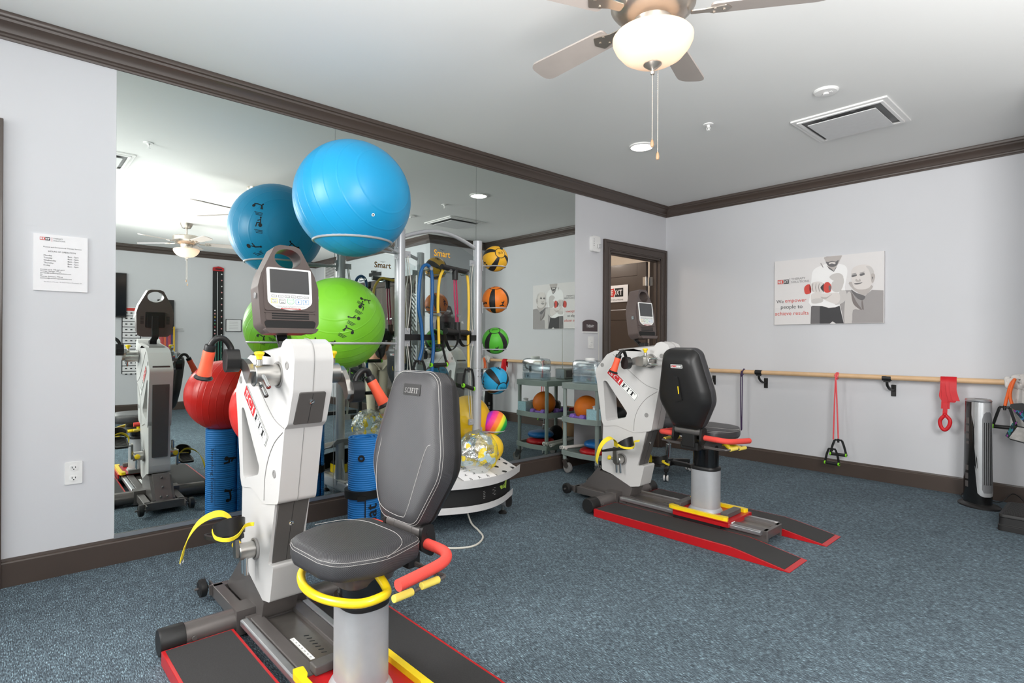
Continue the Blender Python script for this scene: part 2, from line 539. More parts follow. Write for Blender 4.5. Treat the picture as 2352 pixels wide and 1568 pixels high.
# ---------------------------------------------------------------- door_1, standing open into the corridor
def casing(mb, a, b_, z, both=True):
    w = .105
    for y0, y1, z0, z1 in ((a - w, a, 0, z + w), (b_, b_ + w, 0, z + w), (a, b_, z, z + w)):
        mb.box((.009, (y0 + y1) / 2, (z0 + z1) / 2), (.018, y1 - y0, z1 - z0))
    for y0, y1, z0, z1 in ((a - w, a - w + .028, 0, z + w), (b_ + w - .028, b_ + w, 0, z + w), (a - w + .0283, b_ + w - .0283, z + w - .028, z + w)):
        mb.box((.0145, (y0 + y1) / 2, (z0 + z1) / 2), (.029, y1 - y0, z1 - z0 + .0008))
    for y0, y1, z0, z1 in ((a - .03, a - .012, 0, z + .03), (b_ + .012, b_ + .03, 0, z + .03), (a - .0117, b_ + .0117, z + .012, z + .03)):
        mb.box((.0122, (y0 + y1) / 2, (z0 + z1) / 2 - .0005), (.0244, y1 - y0, z1 - z0))
d1 = struct(thing('door_1', (0, (D1a + D1b) / 2, 0), None, None))
d1y = (D1a + D1b) / 2
def sub(mb, name, m, par, off, **k):
    for v in mb.bm.verts: v.co -= V(off)
    return mb.build(name, m, par, **k)
mb = MB(); casing(mb, D1a, D1b, D1z); sub(mb, 'casing', m_trim, d1, (0, d1y, 0), bevel=.003)
mb = MB()
for y in (D1a + .01, D1b - .01): mb.box((-.06, y, D1z / 2), (.14, .02, D1z))
mb.box((-.06, d1y, D1z - .01), (.14, D1b - D1a, .02))
for y in (D1a + .026, D1b - .026): mb.box((-.05, y, D1z / 2), (.04, .014, D1z))
mb.box((-.05, d1y, D1z - .026), (.04, D1b - D1a, .014))
sub(mb, 'jamb', m_trim, d1, (0, d1y, 0), bevel=.002)
mb = MB()
LY = -.172; L0, L1 = -1.035, -.138           # leaf, square to the wall, its face towards the room at y = LY - .045
mb.box(((L0 + L1) / 2, LY, 1.09), (L1 - L0, .036, 2.15))
fy = LY - .020
for x0, x1, z0, z1 in ((L1 - .125, L1, .016, 2.164), (L0, L0 + .125, .016, 2.164), (L0 + .1253, L1 - .1253, 2.015, 2.1635), (L0 + .1253, L1 - .1253, 1.49, 1.62), (L0 + .1253, L1 - .1253, .0165, .25)):
    mb.box(((x0 + x1) / 2, fy, (z0 + z1) / 2), (x1 - x0, .010, z1 - z0))
leaf = sub(mb, 'leaf', m_trim, d1, (0, d1y, 0), bevel=.002)
mb = MB(); mb.box((-.60, fy - .0065, 1.6135), (.85, .003, .006)); sub(mb, 'edge_strip', m_paper, leaf, (0, d1y, 0))
mb = MB()
mb.box((-.655, fy - .007, 1.813), (.525, .004, .205))
sf = lambda x, y, l: V((-.91 + x, fy - .0095 - .0006 * l, 1.765 + y))
next_logo(mb, lambda x, y, l: V((-.722 + x, fy - .0095 - .0006 * l, 1.775 + y)), .262, 1, 2, 0)
mb.mi = 2
mb.mesh(stretch(text('THERAPY SOLUTIONS', .03), .30, .017), lambda p: V((-.610 + p.x, fy - .0101, 1.738 + p.y)))
sub(mb, 'sign_plate', [m_paper, m_inkred, m_ink], leaf, (0, d1y, 0), smooth=0)
for z in (1.935, 1.05, .25):
    mb = MB()
    mb.box((-.112, D1b - .022, z), (.045, .004, .10)); mb.box((-.160, LY - .026, z), (.042, .004, .10)); mb.cyl((-.137, LY - .03, z - .052), (-.137, LY - .03, z + .052), .007, n=12)
    for dz in (-.035, 0, .035): mb.box((-.160, LY - .0285, z + dz), (.006, .002, .006))
    sub(mb, 'hinge', m_steel, d1, (0, d1y, 0))
# corridor seen through the doorway
m_cream = mat('corridor cream paint', 'E6DACB', .8, var=.02, nscale=3)
mb = MB(); mb.box((-2.2, -.6, CZ / 2), (.1, 3.4, CZ)); struct(mb.build('wall_corridor', m_cream, smooth=0))
mb = MB(); mb.box((-1.2, .75, CZ / 2), (1.9, .1, CZ)); struct(mb.build('wall_corridor_end', m_cream, smooth=0))
mb = MB(); mb.box((-1.2, -2.2, CZ / 2), (1.9, .1, CZ)); struct(mb.build('wall_corridor_near', m_cream, smooth=0))

# door_2 at the very left edge: casing and closed leaf
d2y = (D2a + D2b) / 2
d2 = struct(thing('door_2', (0, d2y, 0), None, None))
mb = MB(); casing(mb, D2a, D2b, D1z); sub(mb, 'casing', m_trim, d2, (0, d2y, 0), bevel=.003)
mb = MB(); mb.box((-.05, d2y, D1z / 2), (.045, D2b - D2a - .006, D1z - .01)); mb.box((-.024, d2y, 1.55), (.012, .6, .9)); mb.box((-.024, d2y, .55), (.012, .6, .7))
sub(mb, 'leaf', m_trim, d2, (0, d2y, 0), bevel=.002)

# ---------------------------------------------------------------- small things on the left wall
mb = MB()
py, pz = (-5.676 - 5.457) / 2, (1.465 + 1.752) / 2
mb.box((.0035, py, pz), (.007, .219, .287))
pf = lambda x, y, l=1: V((.0075 + .0003 * l, py + x, pz + y))
next_logo(mb, lambda x, y, l: pf(-.085 + x, .112 + y, l), .040, 1, 2, 0)
mb.mi = 1; mb.box((.0078, py - .037, pz + .118), (.0006, .0012, .022))
def line(s, size, x, y, m=2, al='LEFT'):
    mb.mi = m; mb.mesh(text(s, size, al), lambda p: pf(x + p.x, y + p.y))
line('THERAPY', .009, -.032, .124, 2); line('SOLUTIONS', .009, -.032, .113, 2)
line('Physical and Occupational Therapy Services', .0088, .006, .079, 2, 'CENTER')
line('HOURS OF OPERATION', .0105, .004, .057, 2, 'CENTER')
for k, dname in enumerate(('Monday', 'Tuesday', 'Wednesday', 'Thursday', 'Friday')):
    line(dname, .0105, -.070, .036 - k * .0125); line('8am - 5pm', .0105, .026, .036 - k * .0125)
for k, s in enumerate(('Contact us at: 770.667.6027', 'Therapy Manager, PT at', 'therapy@nexttherapysolutions.com', 'Or', 'Therapy Assistant, PTA at', 'assistant@nexttherapysolutions.com')):
    line(s, .0085, -.083, -.036 - k * .0088)
line('The School of Therapy, 730 Grand Canyon, Woodstock, GA', .0062, .008, -.098, 3, 'CENTER')
tag(mb.build('hours_notice', [m_paper, m_inkred, m_ink, m_inkgrey], smooth=0), 'white printed notice of opening hours on the wall left of the mirror', 'notice')

def outlet(y, z, label):
    t = thing('wall_outlet', (0, y, z), label, 'outlet')
    mb = MB(); mb.prism(rrect(.073, .116, .006), 0, .006, frame((0, 0, 0), (0, 1, 0), (0, 0, 1))); mb.build('cover_plate', m_white, t, bevel=.002)
    for dz in (-.027, .027):
        mb = MB(); mb.prism(rrect(.034, .029, .012), .006, .008, frame((0, 0, dz), (0, 1, 0), (0, 0, 1))); mb.mi = 1
        mb.box((.0083, -.007, .003 + dz), (.001, .003, .009)); mb.box((.0083, .007, .003 + dz), (.001, .003, .008)); mb.box((.0083, 0, -.007 + dz), (.001, .005, .005))
        mb.build('socket', [m_white, m_ink], t)
outlet(-5.510, .520, 'white double wall outlet low on the wall left of the mirror')

t = thing('light_switch', (0, -1.351, 1.215), 'white light switch plate under the dark sign beside the open door', 'light switch')
mb = MB(); mb.prism(rrect(.08, .124, .006), 0, .006, frame((0, 0, 0), (0, 1, 0), (0, 0, 1))); mb.build('cover_plate', m_white, t, bevel=.002)
mb = MB(); mb.box((.008, 0, 0), (.006, .034, .068)); mb.mi = 1; mb.box((.0115, 0, .002), (.001, .03, .002)); mb.box((.0115, -.01, -.02), (.001, .006, .002)); mb.build('rocker', [m_white, m_inkgrey], t)

t = thing('room_sign', (0, -1.3675, 1.315), 'dark brown arched room sign with white lettering above the light switch', 'sign')
arch = [(-.1125, .012), (.1125, .012), (.1125, .098)] + [(.1125 * math.cos(a), .098 + .032 * math.sin(a)) for a in [PI * i / 12 for i in range(1, 12)]] + [(-.1125, .098)]
mb = MB(); mb.prism(arch, 0, .008, frame((0, 0, 0), (0, 1, 0), (0, 0, 1))); mb.mi = 1
mb.mesh(stretch(text('THERAPY', .03), .12, .028), lambda p: V((.0085, p.x, .065 + p.y)))
mb.build('name_panel', [mat('sign brown', '46383A', .45), m_paper], t, smooth=0)
mb = MB(); mb.box((.005, 0, .004), (.01, .225, .012)); mb.build('holder', m_white, t)

t = thing('alarm_strobe', (-.001, -1.3145, 2.2165), 'white fire alarm strobe on the wall above the room sign', 'fire alarm')
mb = MB(); mb.prism(rrect(.125, .158, .03), 0, .04, frame((0, 0, 0), (0, 1, 0), (0, 0, 1))); mb.mi = 1
for k in range(4): mb.box((.0403, -.038, .045 - k * .022), (.001, .008, .008))
mb.build('housing', [m_white, m_inkgrey], t, bevel=.008)
mb = MB(); mb.box((.052, .028, -.022), (.026, .045, .038)); mb.build('strobe_lens', m_chrome, t, bevel=.006)

# ---------------------------------------------------------------- poster on the right wall
PX0, PX1, PZ0, PZ1 = 1.275, 2.225, 1.403, 2.038
def G(h, r=.6): return mat('poster ink ' + h, h, r, var=.03, nscale=8)
pm = [mat('poster canvas', 'DEDAD9', .55, var=.03, nscale=2), G('F0EEED'), G('C9C4C1'), G('9E9998'), G('6C696A'), G('3E3D3F'), G('CF4A40'), G('8F2B28'), G('B8B0AC'), G('DAD3CF'), G('7D7573')]
CAN, WHT, LG, MG, DG, BK, RD, DR, SK, LSK, SH = range(11)
mb = MB()
mb.box(((PX0 + PX1) / 2, -.0135, (PZ0 + PZ1) / 2), (PX1 - PX0, .027, PZ1 - PZ0))
PW, PH = PX1 - PX0, PZ1 - PZ0
def pl(m, pts, l, k=3, closed=True, sm=True):
    """pts in the zoomed photo's pixels (poster spans 80..2040 by about 170..1450)"""
    q = []
    for x, y in pts:
        top = 330 + (165 - 330) * (x - 80) / 1960
        bot = 1455 + (1432 - 1455) * (x - 95) / 1945
        q.append(((x - 85) / 1955, 1 - (y - top) / (bot - top)))
    if sm:
        q = [(p.x, p.y) for p in smooth([(a, b_, 0) for a, b_ in q], k, True)]
    q = [(min(max(a, .004), .996), min(max(b_, .004), .996)) for a, b_ in q]
    mb.mi = m
    mb.flat(q, lambda x, y: V((PX0 + x * PW, -.0275 - .0004 * l, PZ0 + y * PH)))
# standing man in a white polo
pl(WHT, [(820, 520), (900, 440), (1010, 400), (1060, 380), (1300, 380), (1420, 430), (1440, 560), (1400, 800), (1390, 1120), (800, 1120), (790, 900), (800, 700)], 1)
pl(LG, [(1130, 620), (1190, 560), (1300, 545), (1370, 600), (1350, 700), (1230, 690)], 2)
pl(LG, [(1180, 700), (1380, 640), (1330, 860), (1190, 860)], 2.5)
pl(MG, [(965, 370), (980, 360), (1020, 430), (1015, 450)], 3, sm=False)
pl(SK, [(1045, 240), (1330, 215), (1320, 300), (1260, 420), (1200, 490), (1130, 440), (1070, 350)], 3)
pl(DG, [(1065, 340), (1110, 345), (1180, 325), (1240, 340), (1290, 310), (1262, 400), (1190, 432), (1120, 420), (1085, 385)], 4)
pl(LSK, [(1120, 360), (1180, 345), (1235, 355), (1225, 385), (1170, 372), (1130, 385)], 5)
pl(BK, [(1065, 245), (1170, 228), (1165, 242), (1075, 255)], 5, sm=False); pl(BK, [(1215, 225), (1290, 215), (1285, 230), (1220, 236)], 5, sm=False)
pl(DG, [(1080, 400), (1140, 450), (1205, 500), (1255, 430), (1265, 390), (1250, 450), (1207, 520), (1120, 465)], 4.6, sm=False)
pl(BK, [(820, 1120), (1000, 1125), (1120, 1160), (1240, 1150), (1310, 1120), (1340, 1250), (1385, 1440), (1250, 1440), (1190, 1400), (1140, 1440), (800, 1445), (815, 1290)], 2, sm=False)
pl(DG, [(800, 1130), (960, 1130), (960, 1445), (790, 1445)], 3, sm=False)
# his forearm
pl(LSK, [(800, 920), (900, 890), (1000, 960), (1010, 1040), (900, 1080), (810, 1060)], 3)
pl(LG, [(830, 1000), (1000, 990), (1010, 1050), (900, 1080), (810, 1070)], 4)
# seated older man
pl(MG, [(1330, 850), (1510, 850), (1600, 900), (1740, 950), (1850, 850), (2035, 860), (2035, 1435), (1390, 1440), (1350, 1230), (1300, 1050)], 4, sm=False)
pl(LG, [(1480, 870), (1560, 1040), (1660, 1190), (1540, 1200), (1520, 1440), (1400, 1440), (1410, 1000)], 5)
pl(SH, [(1510, 880), (1600, 1060), (1690, 1190), (1640, 1180), (1540, 1080)], 5.5)
pl(SH, [(1700, 1040), (1720, 1190), (1690, 1180), (1680, 1060)], 5.6)
pl(DG, [(1510, 840), (1600, 900), (1740, 960), (1700, 1030), (1620, 1000), (1540, 910)], 6.5)
pl(SK, [(1480, 700), (1840, 760), (1830, 850), (1740, 940), (1630, 900), (1530, 820)], 6)
pl(LSK, [(1510, 520), (1560, 440), (1690, 400), (1810, 420), (1880, 520), (1880, 640), (1850, 740), (1790, 820), (1650, 840), (1560, 800), (1520, 700)], 7)
pl(LG, [(1750, 430), (1830, 440), (1880, 530), (1870, 640), (1830, 600), (1800, 500)], 8)
pl(SK, [(1835, 570), (1890, 570), (1895, 640), (1860, 730), (1838, 680)], 9)
pl(DG, [(1850, 620), (1868, 625), (1860, 670)], 10)
pl(DG, [(1515, 590), (1590, 570), (1600, 595), (1530, 620)], 9); pl(DG, [(1650, 570), (1720, 550), (1730, 580), (1665, 600)], 9)
pl(MG, [(1515, 560), (1590, 545), (1595, 560), (1520, 580)], 9, sm=False); pl(MG, [(1650, 545), (1725, 525), (1728, 540), (1655, 562)], 9, sm=False)
pl(SK, [(1590, 650), (1630, 680), (1650, 650), (1670, 690), (1620, 705), (1580, 690)], 9)
pl(DG, [(1560, 730), (1640, 722), (1700, 715), (1640, 745), (1580, 750)], 9)
pl(LG, [(1560, 690), (1545, 740), (1560, 790), (1548, 760)], 9)
# outstretched arm, fist and red dumbbell
pl(LG, [(1310, 870), (1420, 860), (1420, 1010), (1330, 1090), (1230, 1100), (1290, 1000)], 6.2)
pl(LSK, [(860, 860), (1000, 900), (1180, 890), (1300, 900), (1320, 1010), (1260, 1090), (1150, 1060), (1000, 990), (920, 930)], 7)
pl(SK, [(980, 960), (1080, 970), (1180, 910), (1130, 960), (1070, 1000), (1000, 990)], 8)
pl(RD, [(670, 800), (720, 745), (780, 745), (770, 830), (790, 890), (720, 915), (680, 890)], 7.4)
pl(DR, [(770, 745), (800, 800), (800, 880), (780, 880), (765, 820)], 8)
pl(RD, [(1030, 760), (1060, 710), (1120, 705), (1165, 770), (1160, 850), (1130, 885), (1060, 885), (1030, 840)], 8)
pl(DG, [(1120, 770), (1155, 770), (1155, 840), (1125, 850)], 9); pl(BK, [(960, 800), (1025, 720), (1030, 870), (1000, 870)], 7.6)
pl(LSK, [(800, 740), (850, 700), (960, 690), (1020, 730), (970, 800), (1020, 880), (900, 890), (820, 860)], 9)
for x in (830, 890, 945):
    pl(SH, [(x, 725), (x + 8, 718), (x - 2, 790), (x + 12, 870), (x + 2, 865), (x - 12, 790)], 10, sm=False)
# lettering
pt = lambda x, y: V((PX0 + x * PW, -.0285, PZ0 + y * PH))
def pln(s, m, x, y, size, w=None):
    mb.mi = m
    me = text(s, size)
    if w: stretch(me, w, None)
    mb.mesh(me, lambda p: V((PX0 + x * PW + p.x, -.0285, PZ0 + y * PH + p.y)))
pln('We', BK, .058, .362, .050, .070); pln('empower', RD, .215, .355, .058, .200)
pln('people to', BK, .175, .268, .055, .205); pln('achieve results', RD, .175, .175, .055, .318)
next_logo(mb, lambda x, y, l: V((PX0 + .032 * PW + x, -.0279 - .0005 * l, PZ0 + .635 * PH + y)), .108, RD, BK, CAN)
mb.mi = DG; mb.box((PX0 + .158 * PW, -.028, PZ0 + .672 * PH), (.003, .001, .062))
for s, y in (('THERAPY', .702), ('SOLUTIONS', .655)):
    mb.mi = DG; mb.mesh(text(s, .030, 'LEFT', 0, 1.05), lambda p: V((PX0 + .170 * PW + p.x, -.0285, PZ0 + y * PH + p.y)))
tag(mb.build('canvas_poster', pm, smooth=0, recalc=False), 'wide canvas poster of two men and a red dumbbell on the right wall', 'poster')

# ---------------------------------------------------------------- ceiling fittings
def downlight(x, y, label):
    t = thing('recessed_light', (x, y, CZ), label, 'ceiling light')
    mb = MB(); mb.lathe([(.098, 0), (.100, -.010), (.086, -.013), (.084, -.006)], n=40); mb.build('trim_ring', m_white, t)
    mb = MB(); mb.lathe([(.085, -.004), (.083, -.009), (.0, -.010)], n=40); mb.build('lens', mat('lit lens', 'FFFFFF', .5, emit='FFF8EE', estr=9), t)
downlight(1.0525, -1.9876, 'round lit recessed light on the ceiling near the far corner')

def sprinkler(x, y, label):
    t = thing('fire_sprinkler', (x, y, CZ), label, 'sprinkler')
    mb = MB(); mb.lathe([(.036, 0), (.034, -.006), (.012, -.008), (.010, -.02), (.0, -.02)], n=24); mb.build('escutcheon', m_white, t)
    mb = MB()
    mb.tube(smooth([(-.006, 0, -.018), (-.013, 0, -.030), (-.004, 0, -.043)], 4), .0025, 6); mb.tube(smooth([(.006, 0, -.018), (.013, 0, -.030), (.004, 0, -.043)], 4), .0025, 6)
    mb.cyl((0, 0, -.018), (0, 0, -.044), .003, n=8); mb.lathe([(.004, -.043), (.014, -.045), (.014, -.047), (.0, -.048)], n=16); mb.build('sprinkler_head', m_white, t)
sprinkler(1.6457, -2.0183, 'white fire sprinkler on the ceiling between the recessed light and the square vent')
sprinkler(1.60, -4.93, 'white fire sprinkler that shows only in the mirror, near its top left')

t = thing('smoke_detector', (2.418, -1.988, CZ), 'flat round white smoke detector on the ceiling beside the square vent', 'detector')
mb = MB(); mb.lathe([(.07, 0), (.071, -.006), (.062, -.014), (.03, -.016), (.0, -.016)], n=36); mb.build('body', m_white, t)
mb = MB(); mb.lathe([(.016, -.014), (.016, -.026), (.0, -.027)], n=20); mb.box((.03, 0, -.0165), (.012, .02, .003)); mb.box((-.02, .025, -.0165), (.012, .006, .003)); mb.build('sensor', m_white, t)

def vent(x0, x1, y0, y1, label):
    cx, cy = (x0 + x1) / 2, (y0 + y1) / 2
    w, h = x1 - x0, y1 - y0
    t = thing('ceiling_vent', (cx, cy, CZ), label, 'vent', group='square ceiling vents')
    mb = MB(); mb.prism(rrect(w, h, .004, 1), -.012, 0, None, [rrect(w - .07, h - .07, .004, 1)]); mb.prism(rrect(w - .06, h - .06, .004, 1), -.020, -.011, None, [rrect(w - .10, h - .10, .004, 1)]); mb.build('frame', m_white, t, bevel=.002)
    mb = MB(); mb.prism(rrect(w - .075, h - .075, .004, 1), -.0035, -.002); mb.box((-w * .18, -h * .28, -.006), (.03, .05, .006)); mb.box((w * .12, -h * .28, -.006), (.03, .05, .006)); mb.build('duct', mat('duct grey', '8A8A8A', .6), t)
    mb = MB(); mb.prism(rrect(w - .17, h - .17, .004, 1), -.034, -.028); mb.build('diffuser_plate', mat('vent plate grey white', 'D3D3D3', .5), t, bevel=.002)
vent(2.062, 2.655, -1.638, -1.062, 'square white ceiling vent with a dropped centre plate, near the right wall')
vent(2.02, 2.58, -5.52, -4.95, 'square white ceiling vent that shows only at the left edge of the mirror')

m_blade = mat('fan blade grey brown', 'A39A94', .5, var=.12, nscale=6)
m_fanm = mat('brushed nickel', 'BDB4AA', .3, .9)
m_bowl = bpy.data.materials.new('frosted glass bowl'); m_bowl.use_nodes = True
nt = m_bowl.node_tree; nt.nodes.clear()
o_ = nt.nodes.new('ShaderNodeOutputMaterial'); tl = nt.nodes.new('ShaderNodeBsdfTranslucent'); df = nt.nodes.new('ShaderNodeBsdfDiffuse'); a1 = nt.nodes.new('ShaderNodeMixShader')
nz = nt.nodes.new('ShaderNodeTexNoise'); nz.inputs['Scale'].default_value = 30
tl.inputs['Color'].default_value = lin('FBEFE2'); df.inputs['Color'].default_value = lin('F3E6DA'); a1.inputs['Fac'].default_value = .4
nt.links.new(tl.outputs[0], a1.inputs[1]); nt.links.new(df.outputs[0], a1.inputs[2]); nt.links.new(a1.outputs[0], o_.inputs['Surface'])
m_fob = mat('wooden pull fob', '9A7A5C', .5)
def ceiling_fan(x, y, a0, label, power=.16):
    t = thing('ceiling_fan', (x, y, CZ), label, 'ceiling fan', group='ceiling fans with light bowls')
    z = -CZ
    mb = MB(); mb.lathe([(.076, 0), (.074, -.02), (.05, -.066), (.02, -.072), (0, -.072)], n=36); mb.build('canopy', m_fanm, t)
    mb = MB(); mb.cyl((0, 0, -.06), (0, 0, -.18), .013); mb.build('downrod', m_fanm, t)
    mb = MB(); mb.lathe([(.02, 2.640 + z), (.06, 2.628 + z), (.150, 2.622 + z), (.165, 2.608 + z), (.166, 2.560 + z), (.155, 2.545 + z), (.115, 2.512 + z), (.078, 2.505 + z), (.075, 2.478 + z), (.0, 2.476 + z)], n=48); mb.build('motor_housing', m_fanm, t)
    mb = MB(); mb.lathe([(.074, 2.480 + z), (.078, 2.455 + z), (.062, 2.446 + z), (.06, 2.436 + z), (0, 2.434 + z)], n=36); mb.build('light_fitter', m_fanm, t)
    pr = [(.150, 2.446), (.158, 2.436), (.157, 2.420), (.145, 2.395), (.120, 2.365), (.085, 2.344), (.040, 2.333), (.012, 2.332)]
    pr2 = [(r - .004, zz + .002) for r, zz in pr[::-1]]
    mb = MB(); mb.lathe([(r, zz + z) for r, zz in pr + pr2], n=48)
    mb.build('light_bowl', m_bowl, t, smooth=180)
    mb = MB(); mb.lathe([(.036, 2.337 + z), (.036, 2.330 + z), (.022, 2.318 + z), (.010, 2.312 + z), (.006, 2.306 + z), (.010, 2.300 + z), (.008, 2.292 + z), (0, 2.290 + z)], n=28); mb.build('finial', m_fanm, t)
    for k in range(5):
        a = R(a0 + 72 * k)
        mt = M.Rotation(a, 4, 'Z') @ M.Translation((0, 0, 2.53 + z)) @ M.Rotation(R(12), 4, 'X')
        mb = MB(); mb.prism(rounded([(.22, -.052), (.66, -.068), (.66, .068), (.22, .052)], [.02, .05, .05, .02]), -.004, .004, mt); bl = mb.build('blade', m_blade, t)
        mb = MB()
        mb.prism(rounded([(.145, -.018), (.20, -.02), (.275, -.04), (.30, 0), (.275, .04), (.20, .02), (.145, .018)], .01), -.009, -.0045, mt)
        for sx, sy in ((.235, -.022), (.235, .022), (.27, 0)): mb.lathe([(.006, -.0125), (.006, -.009), (0, -.009)], mt @ M.Translation((sx, sy, 0)), 8)
        mb.build('blade_iron', m_fanm, bl)
    for dx, dy, ze in ((0, 0, 2.00), (.015, .0165, 1.950)):
        mb = MB(); mb.cyl((dx, dy, 2.31 + z), (dx, dy, ze + z + .03), .0013, n=6)
        for q in range(40): mb.sphere((dx, dy, 2.30 + z - q * (2.27 - ze) / 40), .0022, 6, 4)
        ch = mb.build('pull_chain', m_fanm, t)
        mb = MB(); mb.lathe([(.001, .034), (.005, .026), (.0075, .010), (.005, .001), (0, 0)], M.Translation((dx, dy, ze + z)), 12); mb.build('fob', m_fob, ch)
    for sx in (-1, 1):
        ld = bpy.data.lights.new('fan_bulb', 'POINT'); ld.energy = power; ld.shadow_soft_size = .028; ld.color = (1, .90, .80)
        lo = bpy.data.objects.new('fan_bulb', ld); COL.objects.link(lo)
        lo.location = (x + sx * .062 * .68, y + sx * .062 * .73, 2.405)
ceiling_fan(2.42, -3.86, 35, 'ceiling fan with a lit frosted bowl right overhead, at the top of the picture')
ceiling_fan(4.93, -3.95, 170, 'ceiling fan farther off, whole with its lit bowl only in the mirror')
# ================================================================ arm-and-leg exercise machines
m_plate = mat('bright steel plate', '9C9791', .3, .85, var=.15, nscale=20)
m_lab = mat('label white', 'EFEFEC', .5)
m_labred = mat('label red', 'C4262C', .45)
m_knob = mat('yellow knob', 'F2D023', .35)
m_bluekey = mat('blue key', '2F86C8', .5)
m_greenkey = mat('green key', '4FBF84', .5)
m_greykey = mat('grey key', '77787B', .5)

def serif(mb, ch, fn, x, w, h):
    """bold serif letter in a box at x of size w, h"""
    P = lambda *q: mb.flat([(x + a * w, b_ * h) for a, b_ in q], fn)
    if ch == 'I':
        P((.34, 0), (.66, 0), (.66, 1), (.34, 1)); P((.1, 0), (.9, 0), (.9, .09), (.1, .09)); P((.1, .91), (.9, .91), (.9, 1), (.1, 1))
    elif ch == 'F':
        P((.2, 0), (.48, 0), (.48, 1), (.2, 1)); P((.02, 0), (.68, 0), (.68, .09), (.02, .09)); P((.02, .91), (.98, .91), (.98, 1), (.02, 1))
        P((.9, .72), (.98, .72), (.98, .95), (.9, .95)); P((.4, .46), (.72, .46), (.72, .56), (.4, .56)); P((.68, .36), (.76, .36), (.76, .66), (.68, .66))
    elif ch == 'T':
        P((.36, 0), (.64, 0), (.64, 1), (.36, 1)); P((.2, 0), (.8, 0), (.8, .09), (.2, .09)); P((.02, .91), (.98, .91), (.98, 1), (.02, 1))
        P((.02, .7), (.1, .7), (.1, .95), (.02, .95)); P((.9, .7), (.98, .7), (.98, .95), (.9, .95))
    else:
        me = stretch(text(ch, h, offset=.0), w * .9, h * 1.02)
        for sx in (-.012, 0, .012):
            mb.mesh(me, lambda p: fn(x + w / 2 + p.x + sx * h * 2, h / 2 + p.y))

def sci_label(mb, fn, L, H, black, white, red):
    """long badge: S C I in white on red, F I T in black on white, a thin black outline"""
    f = lambda l: (lambda x, y: fn(x, y, l))
    mb.mi = white; mb.flat(rounded([(0, 0), (L, 0), (L, H), (0, H)], H * .16, 3), f(0))
    mb.mi = black; mb.flat(rounded([(.004*L+.002, .003), (L - .003, .003), (L - .003, H - .003), (.004*L+.002, H - .003)], H * .15, 3), f(1))
    mb.mi = white; mb.flat(rounded([(.008, .0055), (L - .006, .0055), (L - .006, H - .0055), (.008, H - .0055)], H * .12, 3), f(2))
    mb.mi = red; mb.flat([(.006, .006), (L * .475, .006), (L * .475, H - .006), (.006, H - .006)], f(3))
    y0 = H * .22; h = H * .56
    fy = lambda l: (lambda x, y: fn(x, y + y0, l))
    for ch, x0, w, c in (('S', .06, .115, white), ('C', .195, .135, white), ('I', .355, .085, white), ('F', .50, .14, black), ('I', .66, .085, black), ('T', .76, .155, black)):
        mb.mi = c; serif(mb, ch, fy(4), x0 * L, w * L, h)

